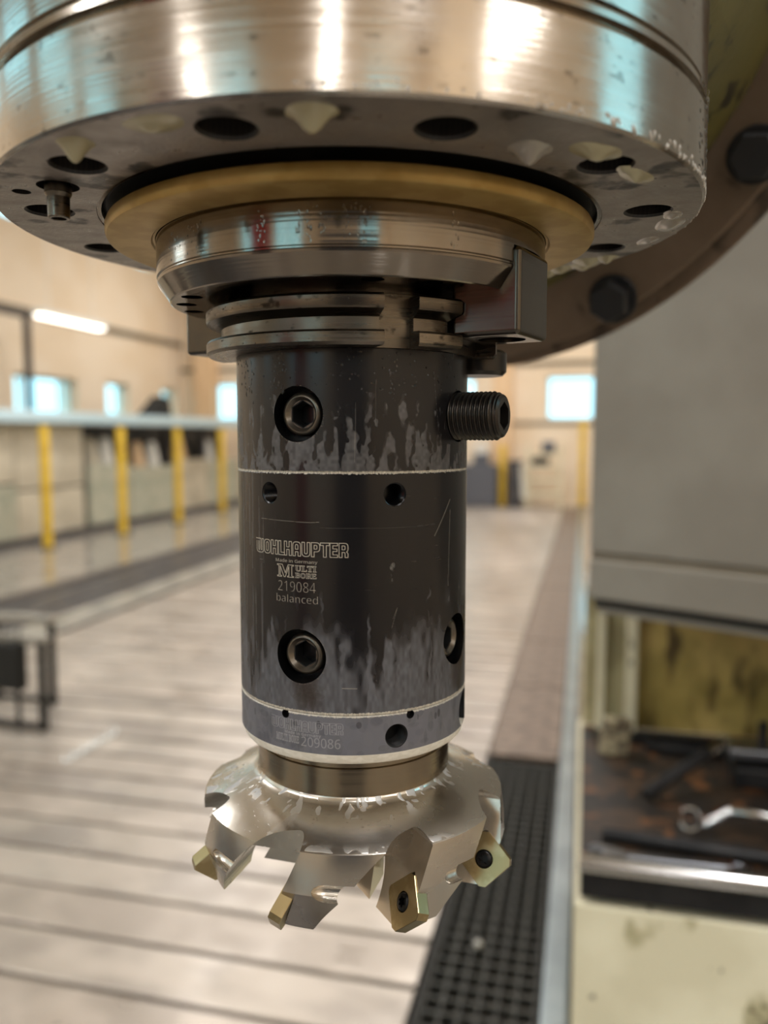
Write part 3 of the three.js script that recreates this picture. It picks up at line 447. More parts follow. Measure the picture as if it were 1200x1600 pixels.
// ---------------------------------------------------------------- face mill
const millBase = -0.1545;
const mill = thing('face_mill', 'shiny steel face mill cutter with gold inserts, fixed under the black tool holder', 'milling cutter', [0, EYE + millBase, 0], TURN);
{
  const U = (name, g, m, label, par = mill) => part(name, g.translate(0, -millBase, 0), m, par, label);
  const CZ = 0.0500, CH = -0.1443, RAKE = 22.8 * D2R, YAW = 8;
  const s = new THREE.Shape(); // pocket outline: across (towards the trailing side) and up, from the insert's centre
  s.moveTo(-0.0290, -0.022); s.lineTo(-0.0257, -0.0077); s.quadraticCurveTo(-0.0212, 0.0068, -0.0068, 0.0186); s.quadraticCurveTo(-0.0025, 0.0211, 0.0056, 0.0216); s.quadraticCurveTo(0.0084, 0.0216, 0.0084, 0.0180); s.lineTo(0.0031, 0.0060); s.lineTo(-0.0086, -0.022); s.closePath();
  const place = (g, az) => g.rotateY(YAW * D2R).translate(0, CH, CZ).rotateY(az * D2R);
  const pocket = new THREE.ExtrudeGeometry(s, { depth: 0.05, bevelEnabled: false, curveSegments: 10 }).translate(0, 0, -0.0150);
  const low = new THREE.Shape(); low.moveTo(-0.0289, -0.0218); low.lineTo(-0.0256, -0.0077); low.quadraticCurveTo(-0.0232, 0.0012, -0.0170, 0.0073); low.lineTo(0.0036, 0.0073); low.lineTo(-0.0085, -0.0218); low.closePath();
  const lower = new THREE.ExtrudeGeometry(low, { depth: 0.05, bevelEnabled: false, curveSegments: 8 }).translate(0, 0, -0.0340);
  // seat for the insert, square set on its corner and tilted with the rake
  const basis = new THREE.Matrix4().makeBasis(V3(0, 0, 1), V3(Math.sin(RAKE), Math.cos(RAKE), 0), V3(-Math.cos(RAKE), Math.sin(RAKE), 0));
  const sq = (a, c) => { const q = new THREE.Shape(); const P4 = [[a, 0], [0, a], [-a, 0], [0, -a]]; P4.forEach(([x, y], i) => { const [nx, ny] = P4[(i + 1) % 4], [px, py] = P4[(i + 3) % 4], lo = [x + (px - x) * c, y + (py - y) * c], hi = [x + (nx - x) * c, y + (ny - y) * c]; i ? q.lineTo(...lo) : q.moveTo(...lo); q.lineTo(...hi); }); q.closePath(); return q; };
  const seat = new THREE.ExtrudeGeometry(sq(0.0098, 0.02), { depth: 0.0150, bevelEnabled: false }).translate(0, 0, -0.0046).applyMatrix4(basis);
  const insert0 = new THREE.ExtrudeGeometry(sq(0.0094, 0.10), { depth: 0.0038, bevelEnabled: true, bevelThickness: 0.0003, bevelSize: 0.0004, bevelSegments: 2 }).translate(0, 0, -0.0041);
  const bore = lathe([[0, 0.01], [0.0031, 0.01], [0.0031, -0.0002], [0.0020, -0.0024], [0, -0.0024]], 32).rotateX(Math.PI / 2);
  const insert = toCreasedNormals(boxUV(cut(boxUV(insert0), [bore])), 0.4).applyMatrix4(basis);
  const star = new THREE.Shape(); for (let i = 0; i < 48; i++) { const t = i / 48 * 2 * Math.PI, r = 0.00145 + 0.00032 * Math.cos(6 * t); i ? star.lineTo(r * Math.cos(t), r * Math.sin(t)) : star.moveTo(r * Math.cos(t), r * Math.sin(t)); }
  const starCut = uvFill(new THREE.ExtrudeGeometry(star, { depth: 0.003, bevelEnabled: false }).translate(0, 0, -0.0012), 0, 0);
  const screw = cut(lathe([[0, 0.0004], [0.0021, 0.0004], [0.0026, 0.0002], [0.00285, -0.0003], [0.0019, -0.0023], [0, -0.0023]], 36, { crease: 0.9 }).rotateX(Math.PI / 2), [starCut]).applyMatrix4(basis);
  const flute = lathe([[0, 0.04], [0.0035, 0.04], [0.0035, 0.0045], [0.0030, 0.0022], [0.0016, 0.0006], [0, 0]], 28, { crease: 1 }).rotateZ(-Math.PI / 2 - 0.05).rotateY(0.16).scale(1, 0.85, 0.85);
  const body = lathe([[0.0343, -0.1166], [0.0346, -0.1173], [0.0352, -0.1179], [0.0366, -0.1185], [0.0440, -0.1216], [0.0530, -0.1256], [0.0534, -0.1259], [0.0548, -0.1384], [0.0547, -0.1388], [0.0508, -0.1518], [0.0500, -0.1522], [0.0205, -0.1522], [0.0200, -0.1370], [0.014, -0.1370], [0.014, -0.1180], [0.0343, -0.1166]], 192, { R: 0.05, crease: 0.5 });
  const tools = [];
  const AZ = []; for (let k = 0; k < 8; k++) AZ.push(19.6 + 45 * k);
  for (const az of AZ) { tools.push(place(pocket.clone(), az), place(lower.clone(), az), place(seat.clone(), az), flute.clone().translate(0, -0.1376, 0.0545).rotateY((az + 13.5) * D2R)); }
  U('cutter_body', cut(body, tools), mat.cutter, 'bright nickel coloured body with eight chip pockets');
  U('shank', lathe([[0.014, -0.1035], [0.0340, -0.1035], [0.0340, -0.1062], [0.0336, -0.1064], [0.0336, -0.1070], [0.0343, -0.1073], [0.0343, -0.1180], [0.014, -0.1180], [0.014, -0.1035]], 160, { R: 0.034 }), mat.stem, 'brownish polished collar');
  for (const az of AZ) {
    const i = U('insert', place(insert.clone(), az), mat.blade, 'gold coated square insert');
    part('insert_screw', place(screw.clone(), az).translate(0, -millBase, 0), mat.screwBlack, i);
  }
  const sp = [];
  beads(300, () => { const t = rnd(), a = rr(-95, 95); const r = 0.037 + 0.016 * t, h = -0.1187 - 0.0069 * t; return { az: a, r, h: h, s: rr(0.0001, 0.0004), k: rr(0.6, 1) }; }, mill, millBase);
}
// ---------------------------------------------------------------- the hall
const X0 = -9, X1 = 5, Z0 = -17, Z1 = 7, TOP = 6.2, WT = 0.3;
function pierced(along, a0, a1, fixed0, fixed1, holes) { // boxes of a wall round its openings [a0, a1, y0, y1]
  const as = [...new Set([a0, a1, ...holes.flatMap((h) => [h[0], h[1]])])].sort((p, q) => p - q), ys = [...new Set([-0.4, TOP, ...holes.flatMap((h) => [h[2], h[3]])])].sort((p, q) => p - q), out = [];
  for (let j = 0; j < ys.length - 1; j++) {
    let run = null;
    for (let i = 0; i < as.length - 1; i++) {
      const m = (as[i] + as[i + 1]) / 2, n = (ys[j] + ys[j + 1]) / 2, open = holes.some((h) => m > h[0] && m < h[1] && n > h[2] && n < h[3]);
      if (!open) run = run ? [run[0], as[i + 1]] : [as[i], as[i + 1]];
      if ((open || i === as.length - 2) && run) { out.push(along === 'z' ? box(fixed0, fixed1, ys[j], ys[j + 1], run[0], run[1]) : box(run[0], run[1], ys[j], ys[j + 1], fixed0, fixed1)); run = null; }
    }
  }
  return mergeGeometries(out);
}
const leftHoles = [[-1.9, -0.3, 2.3, 3.75], [2.2, 3.4, 2.3, 3.75], [-13.0, -11.3, 1.83, 2.48], [-14.75, -13.95, 1.85, 2.5], [-16.75, -16.1, 1.85, 2.5]], clere = [];
for (let z = -16; z < 6; z += 3.4) clere.push([z, z + 2.6, 4.95, 5.85]);
const farHoles = [[-8.3, -7.6, 1.8, 2.64], [-3.4, -2.2, 1.84, 2.66], [-0.72, 0.25, 1.78, 2.68]];
const backHoles = [[-7.5, -5, 2.2, 4.6], [-3.5, -1.4, 2.2, 4.6], [2.6, 4.2, 2.2, 4.6]];
part('shell', pierced('z', Z0 - WT, Z1 + WT, X0 - WT, X0, [...leftHoles, ...clere]), mat.wall, struct('wall_left'));
part('shell', pierced('x', X0, X1, Z0 - WT, Z0, farHoles), mat.wall, struct('wall_far'));
part('shell', pierced('x', X0, X1, Z1, Z1 + WT, backHoles), mat.wall, struct('wall_back'));
const rightHoles = [[-1.7, -0.1, 3.0, 5.2]];
part('shell', pierced('z', Z0 - WT, Z1 + WT, X1, X1 + WT, rightHoles), mat.wall, struct('wall_right'));
part('slab', box(X0 - WT, X1 + WT, TOP, TOP + 0.3, Z0 - WT, Z1 + WT), mat.ceiling, struct('ceiling'));
let windowNo = 0;
function windowAt(along, fixed, h, lights) {
  const w = struct('window_' + ++windowNo), [a0, a1, y0, y1] = h, t = 0.05, bars = [], b = (p, q, r, s) => bars.push(along === 'z' ? rbox(fixed - 0.2, fixed - 0.14, r, s, p, q, 0.005, 1) : rbox(p, q, r, s, fixed - 0.03, fixed + 0.03, 0.005, 1));
  b(a0, a1, y0, y0 + t); b(a0, a1, y1 - t, y1); b(a0, a0 + t, y0, y1); b(a1 - t, a1, y0, y1);
  for (const m of lights) b(m - 0.03, m + 0.03, y0, y1);
  part('frame', mergeGeometries(bars), mat.white, w);
  const e = [a0 + t, ...lights, a1 - t];
  for (let i = 0; i < e.length - 1; i++) part('pane', along === 'z' ? box(fixed - 0.172, fixed - 0.168, y0 + t, y1 - t, e[i], e[i + 1]) : box(e[i], e[i + 1], y0 + t, y1 - t, fixed - 0.002, fixed + 0.002), mat.glass, w);
}
leftHoles.forEach((h, i) => windowAt('z', X0, h, i === 2 ? [-12.72, -11.66] : []));
for (const h of clere) windowAt('z', X0, h, [h[0] + 0.87, h[0] + 1.73]);
for (const h of rightHoles) windowAt('z', X1 + 0.34, h, []);
for (const h of farHoles) windowAt('x', Z0 - 0.16, h, []);
for (const h of backHoles) windowAt('x', Z1 + 0.16, h, [(h[0] + h[1]) / 2]);
const trims = [box(X0, X1, 2.9, 2.98, Z0, Z0 + 0.05), box(X0, X1, 1.68, 1.74, Z0, Z0 + 0.04), box(X0, X0 + 0.06, 3.46, 3.56, Z0, Z1), box(-8.5, -8.05, 0, TOP, Z0, Z0 + 0.35), box(-1.8, -1.42, 0, TOP, Z0, Z0 + 0.3)];
trims.forEach((g, i) => part('profile', g, i < 3 ? mat.seam : mat.pillar, struct('trim_' + (i + 1))));
{ // ground outside, so that the sky does not light the hall from beneath
  part('soil', box(-60, 60, -0.9, -0.5, -70, 60), mat.concrete, struct('ground'));
}
// floor: slotted machine plate of separate strips, gutters and concrete aisles
{
  const f = struct('floor');
  part('slab', mergeGeometries([box(X0, -5.0, -0.4, 0, Z0, Z1), box(0.075, X1, -0.4, 0, Z0, Z1), box(-5.0, 0.075, -0.5, -0.34, Z0, Z1), box(-5.0, 0.075, -0.4, 0, 0.91, Z1), box(-5, 0.075, -0.4, 0, Z0, -16.2)]), mat.concrete, f, 'smooth concrete');
  part('base_plate', box(-3.62, -0.325, -0.34, -0.07, -16.2, -0.88), mat.dark, f, 'dark bottom of the slots');
  part('added_mat', rbox(-3.62, -0.325, -0.34, 0.004, -0.875, 0.9, 0.004), mat.channel, f, 'dark mat added out of view to darken the reflections');  // unseen dark mat, added to cut the bounce and reflections from the floor
  const c = 0.0025, w = 0.181, sh = new THREE.Shape([[0, -0.07], [w, -0.07], [w, -c], [w - c, 0], [c, 0], [0, -c]].map(([x, y]) => new THREE.Vector2(x, y)));
  const strip = boxUV(new THREE.ExtrudeGeometry(sh, { depth: 3.295, bevelEnabled: false }).rotateY(Math.PI / 2).translate(-3.62, 0, 0)), v = [0, 1, 2].map((k) => { const g = strip.clone(), u = g.attributes.uv; for (let i = 0; i < u.count; i++) u.setXY(i, u.getX(i) + k * 0.37, u.getY(i) + k * 0.61); return g; });
  for (let z = -0.8825, k = 0; z > -16.2; z -= 0.2025, k++) { const m = part('plank', k === 4 ? cut(strip, [[-0.565, -0.487, 0.055, 0.063], [-0.565, -0.487, 0.098, 0.106], [-0.530, -0.521, 0.055, 0.106]].map(([a, b, c, d]) => box(a, b, -0.004, 0.01, -d, -c))) : v[k % 3], planks[(k * 7 + (k >> 2)) % 3], f); m.position.set(0, 0, z - 0.0175); }
  part('gutter', box(-5.0, -4.46, -0.34, -0.05, -16.2, 0.9), mat.channel, f, 'dark drain channel');
  part('edge_rail', rbox(-4.44, -4.22, -0.34, 0.03, -16.2, 0.9, 0.01), mat.channel, f);
  part('edge_rail', rbox(-4.2, -4.02, -0.34, 0.02, -16.2, 0.9, 0.01), mat.channel, f, 'dull grey edge rail');
  part('edge_rail', rbox(-4.0, -3.66, -0.34, 0.02, -16.2, 0.9, 0.01), mat.railSteel, f, 'pale worn edge rail');
}
{
  const r = thing('guide_rail', 'pale grey steel strip running along the foot of the machine base', 'rail', [0.035, -0.34, 0]);
  part('strip', rbox(-0.033, 0.034, 0.1, 0.365, -16.2, 0.9, 0.006), mat.blueRail, r); part('foot', box(-0.02, 0.02, 0, 0.11, -16.2, 0.9), mat.dark, r);
  const g = thing('floor_grating', 'dark steel floor grating with square openings beside the slotted plate', 'grating', [-0.155, -0.34, -2]);
  const lo = -0.140, hi = 0.140, n = 7; // long bars then cross bars
  for (let i = 0; i < n; i++) { const x = lo + (hi - lo) * i / (n - 1); part('bar', box(x - 0.003, x + 0.003, 0.29, 0.33, -1.3, 1.4), mat.grate, g); }
  const cross = box(lo, hi, 0.30, 0.328, -0.0035, 0.0035);
  for (let z = -1.29; z < 1.4; z += 0.055) part('cross_bar', cross, mat.grate, g).position.z = z;
  part('frame', mergeGeometries([box(-0.165, -0.143, 0.0, 0.335, -1.32, 1.42), box(0.143, 0.152, 0.0, 0.335, -1.32, 1.42)]), mat.dark, g);
  const c = thing('chip_cover', 'rusty brown cover plates in a row beyond the floor grating', 'cover', [-0.155, -0.34, -9.75]);
  for (let i = 0; i < 12; i++) part('panel', rbox(-0.165, 0.152, 0.31, 0.335 + (i % 3) * 0.002, 6.4 - 1.07 * (i + 1) + 0.006, 6.4 - 1.07 * i - 0.006, 0.003, 1), mat.cover, c);
  part('support', mergeGeometries([box(-0.16, -0.12, 0, 0.31, -6.4, 6.4), box(0.11, 0.15, 0, 0.31, -6.4, 6.4)]), mat.dark, c);
}
// ---------------------------------------------------------------- machine base, tray and column
{
  const b = thing('machine_bed', 'cream painted machine bed with a grimy tool tray under the grey housing', 'machine', [0.68, 0, -1.5]);
  const B = (name, g, m, label) => part(name, g.translate(-0.68, 0, 1.5), m, b, label);
  B('front_panel', rbox(0.078, 1.35, 0, 0.835, -1.5, -0.775, 0.004), mat.cream, 'stained cream front');
  B('body', box(0.085, 1.35, 0, 0.83, -2.3, -1.505), mat.sideCream);
  B('tray_floor', box(0.086, 1.35, 0.838, 0.872, -1.36, -0.79), mat.grime, 'oily brown tray floor');
  B('tray_lip', boxUV(rod([0.083, 0.896, -0.768], [1.35, 0.896, -0.768], 0.0115, 20)), mat.chrome, 'round bright front edge');
  B('tray_edge', box(0.086, 1.35, 0.848, 0.893, -0.789, -0.772), mat.blackIron);
  B('back_panel', box(0.186, 1.35, 0.873, 1.152, -1.385, -1.36), mat.oily, 'oil stained yellow back');
  B('post', rbox(0.112, 0.127, 0.873, 1.152, -1.36, -1.335, 0.003), mat.cream, 'cream post');
  B('post', rbox(0.166, 0.187, 0.873, 1.152, -1.36, -1.325, 0.003), mat.cream, 'cream post');
  B('side_panel', box(0.088, 0.166, 0.873, 1.152, -1.385, -1.362), mat.sideCream);
  B('seam_strip', box(0.186, 1.35, 1.135, 1.152, -1.359, -1.335), mat.seam);
  B('bracket', boxUV(new RoundedBoxGeometry(0.05, 0.07, 0.025, 3, 0.006).rotateY(0.3).rotateZ(-0.12).translate(0.145, 0.905, -1.22)), mat.crusty, 'crusty pale bracket');
  B('back_rib', rbox(0.12, 0.34, 0.872, 0.888, -1.30, -1.285, 0.003), mat.blackIron);
}
{
  const t = -27.47 * D2R, c = thing('machine_housing', 'large grey painted machine housing behind the swivel flange', 'machine', [0.088, 1.148, -1.11], t);
  part('upper_panel', rbox(0, 1.5, 0.106, 2.3, -0.8, 0, 0.008), mat.grey, c); part('seam', box(0.003, 1.5, 0.096, 0.106, -0.79, -0.004), mat.seam, c);
  part('lower_panel', rbox(0, 1.5, 0.030, 0.098, -0.8, 0, 0.006), mat.grey, c); part('underside', box(0.01, 1.5, 0.018, 0.03, -0.79, -0.006), mat.dark, c); part('bottom_edge', rbox(0.012, 1.5, 0.006, 0.018, -0.79, -0.012, 0.002), mat.grey, c);
 
}
// tools lying in the tray
{
  const y = 0.873;
  const ring = (r0, r1, h, pts = 12) => { const s = new THREE.Shape(); s.absarc(0, 0, r1, 0, 6.2832); const q = new THREE.Path(); for (let i = 0; i <= pts * 2; i++) { const a = i / (pts * 2) * 6.2832, r = r0 * (i % 2 ? 0.9 : 1); i ? q.lineTo(r * Math.cos(a), r * Math.sin(a)) : q.moveTo(r * Math.cos(a), r * Math.sin(a)); } s.holes.push(q); return boxUV(new THREE.ExtrudeGeometry(s, { depth: h, bevelEnabled: true, bevelSize: 0.002, bevelThickness: 0.002, bevelSegments: 3, curveSegments: 28 }).rotateX(-Math.PI / 2)); };
  const w = thing('ring_wrench', 'shiny chrome ring wrench with a cranked handle lying in the tray', 'wrench', [0.245, y, -0.945], -0.12);
  part('ring_head', ring(0.0140, 0.0235, 0.015).rotateX(0.35).translate(-0.004, 0.010, 0), mat.chrome, w);
  part('handle', boxUV(tube([[0.018, 0.010, 0], [0.034, 0.022, 0], [0.052, 0.036, 0], [0.085, 0.038, 0.002], [0.2, 0.030, 0.004], [0.26, 0.028, 0.005]], 0.0075, 40, 12)), mat.chrome, w);
  const o = thing('open_wrench', 'dull steel open-end wrench lying along the bright tray edge', 'wrench', [0.2, y, -0.815], 0.02);
  const jaw = new THREE.Shape(); jaw.moveTo(0.03, -0.008); jaw.quadraticCurveTo(0.006, -0.02, -0.016, -0.017); jaw.lineTo(-0.02, -0.008); jaw.lineTo(0.0, -0.008); jaw.lineTo(0.002, 0.006); jaw.lineTo(-0.018, 0.010); jaw.lineTo(-0.012, 0.018); jaw.quadraticCurveTo(0.01, 0.018, 0.03, 0.006); jaw.closePath();
  part('jaw', boxUV(new THREE.ExtrudeGeometry(jaw, { depth: 0.009, bevelEnabled: true, bevelSize: 0.0015, bevelThickness: 0.0015, bevelSegments: 2 }).rotateX(-Math.PI / 2).translate(-0.085, 0.008, 0)), mat.toolSteel, o);
  part('shaft', rbox(-0.062, 0.075, 0.008, 0.018, -0.008, 0.007, 0.003), mat.toolSteel, o);
  part('ring_end', ring(0.008, 0.0135, 0.008).translate(0.085, 0.008, 0), mat.toolSteel, o);
  const k = thing('long_bar', 'long dark steel bar lying behind the open-end wrench', 'bar', [0.3, y, -0.86]);
  part('shaft', boxUV(rod([-0.185, 0.010, -0.022], [0.5, 0.010, 0.04], 0.0095)), mat.blackIron, k);
  const h = thing('ratchet_handle', 'black gripped handle with a chrome end leaning across the tray', 'tool', [0.26, y, -1.1]);
  part('grip', boxUV(rod([-0.075, 0.012, 0.075], [0.032, 0.05, -0.03], 0.0105)), mat.blackIron, h); part('neck', boxUV(rod([0.03, 0.049, -0.028], [0.056, 0.058, -0.052], 0.0085)), mat.chrome, h);
  const p = thing('clamp_block', 'dark steel clamp with grey jaws at the back of the tray', 'clamp', [0.40, y, -1.16]);
  part('block', rbox(-0.07, 0.2, 0, 0.035, -0.05, 0.05, 0.006), mat.blackIron, p); part('jaw', rbox(-0.075, 0.2, 0.04, 0.06, -0.035, 0.03, 0.006), mat.toolSteel, p); part('spindle', boxUV(rod([-0.02, 0.036, 0], [-0.02, 0.1, 0], 0.008)), mat.blackIron, p);
  const n = thing('dark_rod', 'thin dark rod lying at the foot of the yellow back panel', 'rod', [0.27, y, -1.25]);
  part('shaft', boxUV(rod([-0.07, 0.008, 0.0], [0.14, 0.008, 0.02], 0.0075)), mat.blackIron, n);
}
// ---------------------------------------------------------------- across the slotted plate
{
  const s = thing('steel_stand', 'low dark steel trestle stand with a black bag hung on it, on the slotted plate', 'stand', [-2.68, 0, -3.15]);
  for (const [x, z] of [[0.2, 0.05], [0.0, -0.3], [-0.25, 0.05], [-0.35, -0.3]]) part('leg', rbox(x - 0.016, x + 0.016, 0, 0.45, z - 0.016, z + 0.016, 0.003), mat.dark, s);
  part('foot_bar', rbox(-0.25, 0.2, 0.012, 0.04, 0.04, 0.062, 0.003), mat.blackIron, s); part('foot_bar', rbox(-0.35, 0.0, 0.012, 0.04, -0.31, -0.288, 0.003), mat.blackIron, s);
  part('top_rail', rbox(-0.3, 0.235, 0.45, 0.478, 0.02, 0.075, 0.006), mat.railSteel, s, 'pale top rail'); part('top_rail', rbox(-0.4, 0.02, 0.45, 0.49, -0.33, -0.27, 0.006), mat.railSteel, s, 'pale top rail');
  part('post', rbox(0.05, 0.068, 0, 0.45, 0.04, 0.06, 0.003), mat.blackIron, s);
  const b = thing('black_bag', 'small black bag hanging from the steel stand', 'bag', [-2.62, 0.21, -3.065]);
  part('pouch', boxUV(new RoundedBoxGeometry(0.13, 0.235, 0.07, 4, 0.016).translate(0, 0.1175, 0)), mat.dark, b); part('strap', boxUV(tube([[-0.04, 0.225, 0], [-0.04, 0.29, 0.002], [-0.03, 0.295, -0.035], [0.03, 0.295, -0.035], [0.04, 0.29, 0.002], [0.04, 0.225, 0]], 0.003, 20, 8)), mat.blackIron, b);
  const c = thing('metal_chip', 'curled metal shaving with its glint painted white, lying on the slotted plate', 'metal chip', [-2.125, 0, -2.95]);
  const pts = []; for (let i = 0; i <= 60; i++) { const t = i / 60; pts.push([0.012 * Math.cos(t * 40) - 0.01 + 0.02 * t, 0.016 + 0.012 * Math.sin(t * 40), 0.2 - 0.4 * t]); }
  part('curl', boxUV(tube(pts, 0.006, 240, 8)), mat.shaving, c);
}
{ const p = thing('glint_pellet', 'glint drawn as a tiny round white pellet lying on the dark floor grating', 'pellet', [-0.185, -0.01, -1.924]); part('ball', new THREE.SphereGeometry(0.011, 20, 14).translate(0, 0.011, 0), mat.white, p); }  // white ball stands in for a small glint on the grating
const bollard = thing('bollard', 'yellow steel post nearest the cabinets of the pale enclosure', 'bollard', [-6.6, 0, -8.75], 0, 'yellow posts along the aisle');
part('post', boxUV(lathe([[0, 1.58], [0.05, 1.575], [0.062, 1.55], [0.062, 0.012], [0, 0.012]], 28)), mat.yellow, bollard); part('foot_plate', rbox(-0.1, 0.1, 0, 0.014, -0.1, 0.1, 0.003), mat.blackIron, bollard);
bollard.userData.label = 'yellow post in front of the pale cabinet doors';
dup(bollard, [-6.5, 0, -10.35], 'yellow post just beyond the pale cabinets, before the first dark bay');
dup(bollard, [-6.45, 0, -11.95], 'third yellow post along the aisle, before the green-grey panels');
dup(bollard, [-6.6, 0, -13.95], 'yellow post closest to the black tool holder on the aisle side');
dup(bollard, [-1.55, -0.34 + 0.34, -16.45], 'yellow post beside the dark slate cabinet at the far wall').scale.y = 0.8;
dup(bollard, [0.03, 0.03, -16.45], 'yellow post under the far wall window beside the grey housing').scale.y = 1.1;
{ // long pale machine enclosure behind the posts
  const e = thing('machine_enclosure', 'long pale machine enclosure with a top rail tinted by painted sky reflection, behind the yellow posts', 'machine enclosure', [-7.5, 0, -11]);
  const E = (name, g, m, label) => part(name, g.translate(7.5, 0, 11), m, e, label);
  E('top_rail', rbox(-7.45, -6.95, 1.62, 1.78, -16.2, -5, 0.02), mat.ledge, 'top rail with the sky reflection painted in light blue');
  E('core', box(-8.0, -7.6, 0, 1.62, -16.2, -5), mat.blackIron, 'dark inside of the open bays');
  for (const [z0, z1, y0, y1, m] of [[-6.4, -5, 0, 1.6, 0], [-7.9, -6.42, 0, 1.6, 0], [-8.95, -7.92, 0.82, 1.6, 0], [-8.95, -7.92, 0, 0.8, 1], [-10.45, -8.97, 0.72, 1.6, 0], [-10.45, -8.97, 0, 0.7, 0], [-11.75, -10.6, 0, 1.0, 1], [-13.2, -11.78, 0, 0.92, 1], [-14.6, -13.22, 0, 1.0, 0], [-16.1, -14.62, 0, 0.95, 1]]) E('panel', rbox(-7.28, -7.2, y0 + 0.01, y1, z0, z1, 0.008), m ? mat.greenGrey : mat.beige, m ? 'green-grey panel' : 'beige panel');
  for (const z of [-10.5, -11.76, -13.2, -14.6]) E('upright', box(-7.4, -7.26, 0, 1.62, z - 0.03, z + 0.03), mat.channel);
  E('plinth', box(-7.5, -7.12, 0, 0.09, -16.2, -5), mat.channel);
  for (const [z, y, m] of [[-10.95, 1.0, 0], [-11.35, 1.0, 1], [-12.3, 0.92, 2], [-12.8, 0.92, 1], [-13.8, 1.0, 2], [-15, 0.95, 1]]) E('fitting', boxUV(lathe([[0, 0.42], [0.06, 0.42], [0.09, 0.36], [0.14, 0.1], [0.15, 0], [0, 0]], 24).translate(-7.42, y, z)), [mat.beige, mat.white, mat.pillar][m]);
  const hood = thing('black_hood', 'black slanted hood standing on the top rail with painted sky reflection', 'hood', [-7.2, 1.78, -12.55]);
  part('cover', boxUV(new ConvexGeometry([V3(-0.1, 0, -0.38), V3(0.15, 0, -0.38), V3(-0.1, 0, 0.42), V3(0.15, 0, 0.42), V3(-0.1, 0.3, -0.3), V3(0.15, 0.3, -0.3), V3(-0.1, 0.36, -0.14), V3(0.15, 0.36, -0.14)])), mat.dark, hood);
  const g = thing('portal_gantry', 'dark steel portal frame standing behind the pale enclosure', 'frame', [-8.4, 0, -9.9]);
  part('post', rbox(0.0, 0.1, 0, 3.34, -0.95, -0.87, 0.01), mat.channel, g); part('post', rbox(0.0, 0.1, 0, 3.34, 1.3, 1.38, 0.01), mat.channel, g); part('cross_beam', rbox(0.0, 0.1, 3.26, 3.34, -0.87, 1.3, 0.01), mat.channel, g);
}
{ // far end of the hall
  const k = thing('slate_cabinet', 'dark slate cabinet standing before the far wall', 'cabinet', [-2.2, 0, -16.55]);
  part('carcass', rbox(-0.7, 0.55, 0, 0.86, -0.3, 0.3, 0.01), mat.slate, k); part('door', rbox(-0.68, -0.08, 0.06, 0.83, 0.3, 0.32, 0.005), mat.slate, k); part('door', rbox(-0.06, 0.53, 0.06, 0.83, 0.3, 0.32, 0.005), mat.slate, k);
  const l = thing('white_reel', 'round white reel on a dark stand on top of the slate cabinet', 'reel', [-2.0, 0.86, -16.55]);
  part('reel', boxUV(lathe([[0.05, 0.05], [0.13, 0.05], [0.14, 0.03], [0.14, -0.03], [0.13, -0.05], [0.05, -0.05], [0.05, 0.05]], 32).rotateX(Math.PI / 2).translate(0, 0.33, 0)), mat.white, l); part('stand', rbox(-0.16, 0.16, 0, 0.22, -0.1, 0.1, 0.02), mat.slate, l);
  const m = thing('grey_machine', 'grey workshop machine with a pale slanted side by the yellow post', 'machine', [-1.26, 0, -16.5]);
  part('body', rbox(-0.18, 0.1, 0, 0.95, -0.25, 0.2, 0.02), mat.channel, m); part('guard', boxUV(new RoundedBoxGeometry(0.1, 0.75, 0.3, 3, 0.03).rotateZ(0.12).translate(0.12, 0.52, 0.05)), mat.white, m);
  const s = thing('step_ladder', 'pale step ladder on wheels before the far wall', 'ladder', [-0.70, 0, -16.2]);
  for (const x of [-0.32, 0.32]) { part('stile', rbox(x - 0.022, x + 0.022, 0, 1.3, 0.2, 0.24, 0.008), mat.cream, s); part('rear_leg', boxUV(rod([x, 0, -0.35], [x, 1.28, 0.18], 0.018)), mat.cream, s); }
  [0.28, 0.55, 0.82].forEach((y, i) => part('tread', rbox(-0.31, 0.31, y, y + 0.04, -0.04 + 0.04 * i, 0.22, 0.006), mat.cream, s)); part('platform', rbox(-0.31, 0.31, 1.06, 1.1, -0.05, 0.22, 0.006), mat.cream, s);
  const t = thing('tool_box', 'small black toolbox on a tread of the pale step ladder', 'toolbox', [-0.78, 0.86, -16.1]); part('box', rbox(-0.17, 0.17, 0, 0.16, -0.06, 0.08, 0.02), mat.blackIron, t); part('handle', boxUV(tube([[-0.08, 0.155, 0], [-0.06, 0.2, 0], [0.06, 0.2, 0], [0.08, 0.155, 0]], 0.01, 16, 8)), mat.blackIron, t);
  const v = thing('dark_motor', 'dark motor on the platform of the pale step ladder', 'motor', [-0.62, 1.1, -16.1]); part('housing', boxUV(lathe([[0, 0.13], [0.09, 0.13], [0.11, 0.1], [0.11, -0.1], [0.09, -0.13], [0, -0.13]], 24).rotateZ(Math.PI / 2).translate(0, 0.13, 0)), mat.slate, v); part('foot', rbox(-0.12, 0.12, 0, 0.04, -0.06, 0.06, 0.004), mat.slate, v);
}
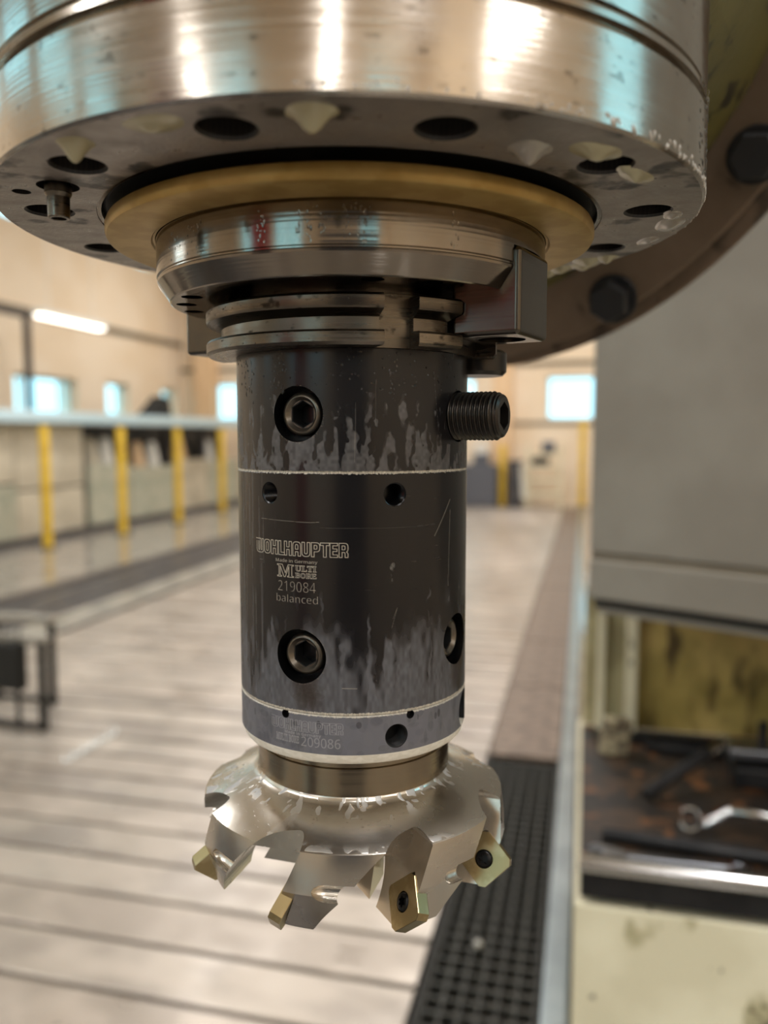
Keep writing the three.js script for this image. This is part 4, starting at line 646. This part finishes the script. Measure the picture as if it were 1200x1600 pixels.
{ // behind the lens: a red cabinet that the polished steel mirrors
  const r = thing('red_cabinet', 'tall slate tool cabinet with red upper drawers standing behind the camera', 'cabinet', [-1.36, 0, 2.02], 2.55);
  part('carcass', rbox(-0.22, 0.22, 0.06, 2.35, -0.25, 0.25, 0.01), mat.slate, r); for (let i = 0; i < 7; i++) { const d = part('drawer', rbox(-0.215, 0.215, 0.09 + 0.31 * i, 0.395 + 0.31 * i, 0.25, 0.27, 0.006), i > 2 ? mat.red : mat.slate, r); part('handle', rbox(-0.12, 0.12, 0.33 + 0.31 * i, 0.35 + 0.31 * i, 0.27, 0.29, 0.004), mat.chrome, d); } part('plinth', box(-0.2, 0.2, 0, 0.06, -0.22, 0.22), mat.dark, r);
}
{
  const k = thing('added_cabinet', 'dark grey cabinet added behind the camera to darken the steel reflections', 'cabinet', [0.85, 0, 3.4], -2.9);  // unseen dark box, added to give the steel its dark reflections
  part('carcass', rbox(-0.9, 0.9, 0.1, 2.3, -0.3, 0.3, 0.01), mat.slate, k); for (const x of [-0.45, 0.45]) { const d = part('door', rbox(x - 0.43, x + 0.43, 0.14, 2.26, 0.3, 0.325, 0.008), mat.slate, k); part('handle', rbox(x + 0.3, x + 0.33, 1.1, 1.3, 0.325, 0.35, 0.005), mat.blackIron, d); } part('plinth', box(-0.86, 0.86, 0, 0.1, -0.27, 0.27), mat.dark, k);
}
// ---------------------------------------------------------------- lamps
function lamp(name, label, category, x, y, z, len, wid, level, group, tilt = 0) {
  const l = thing(name, label, category, [x, y, z], tilt, group);
  part('housing', rbox(-wid / 2 - 0.02, wid / 2 + 0.02, 0.03, 0.09, -len / 2 - 0.02, len / 2 + 0.02, 0.01), mat.white, l);
  part('tube', rbox(-wid / 2, wid / 2, 0.0, 0.03, -len / 2, len / 2, 0.008), mat.glow, l, 'glowing tube');
  for (const s of [-1, 1]) part('hanger', rod([0, 0.09, s * len * 0.35], [0, TOP - y, s * len * 0.35], 0.006, 8), mat.white, l);
  const a = new THREE.RectAreaLight(new THREE.Color().setRGB(...LAMP), level, wid, len); a.position.set(0, -0.004, 0); a.rotation.x = -Math.PI / 2; l.add(a);
  return l;
}
for (const [x, z] of [[-6, -14], [-4.6, -9.5], [-6.4, -3], [-6, 3], [-1.5, -14], [-1.5, -8.5], [-2.4, -3], [-3.6, 3.4], [2.6, -14], [3.2, -8.5], [3.4, 5], [1.3, 1.3]]) lamp('unseen_bay_lamp', 'broad unseen ceiling lamp hanging high under the hall ceiling', 'lamp', x, 5.7, z, 1.6, 0.5, LAMP_LEVEL, 'high ceiling lamps');  // unseen lamps; the last one is added to brighten the machine bed front
lamp('tube_lamp', 'long glowing tube lamp hanging before the tan wall', 'lamp', -6, 2.8, -8.55, 1.25, 0.1, TUBE_LEVEL);
lamp('tube_lamp', 'tube lamp hanging before the tall side wall window', 'lamp', -8.2, 3.25, -0.9, 1.5, 0.12, TUBE_LEVEL);
lamp('tube_lamp', 'tube lamp hanging over the aisle behind the camera', 'lamp', 0.75, 3.4, 4.4, 1.5, 0.12, TUBE_LEVEL);
lamp('tube_lamp', 'tube lamp hanging beside the machine base', 'lamp', 2.9, 3.1, 1.55, 1.2, 0.12, TUBE_LEVEL);
lamp('tube_lamp', 'tube lamp hanging over the slotted plate behind the camera', 'lamp', -2.3, 3.5, 4.6, 1.5, 0.12, TUBE_LEVEL);
scene.traverse((o) => { if (o.isMesh) { o.castShadow = true; o.receiveShadow = true; } });
renderer.render(scene, camera);
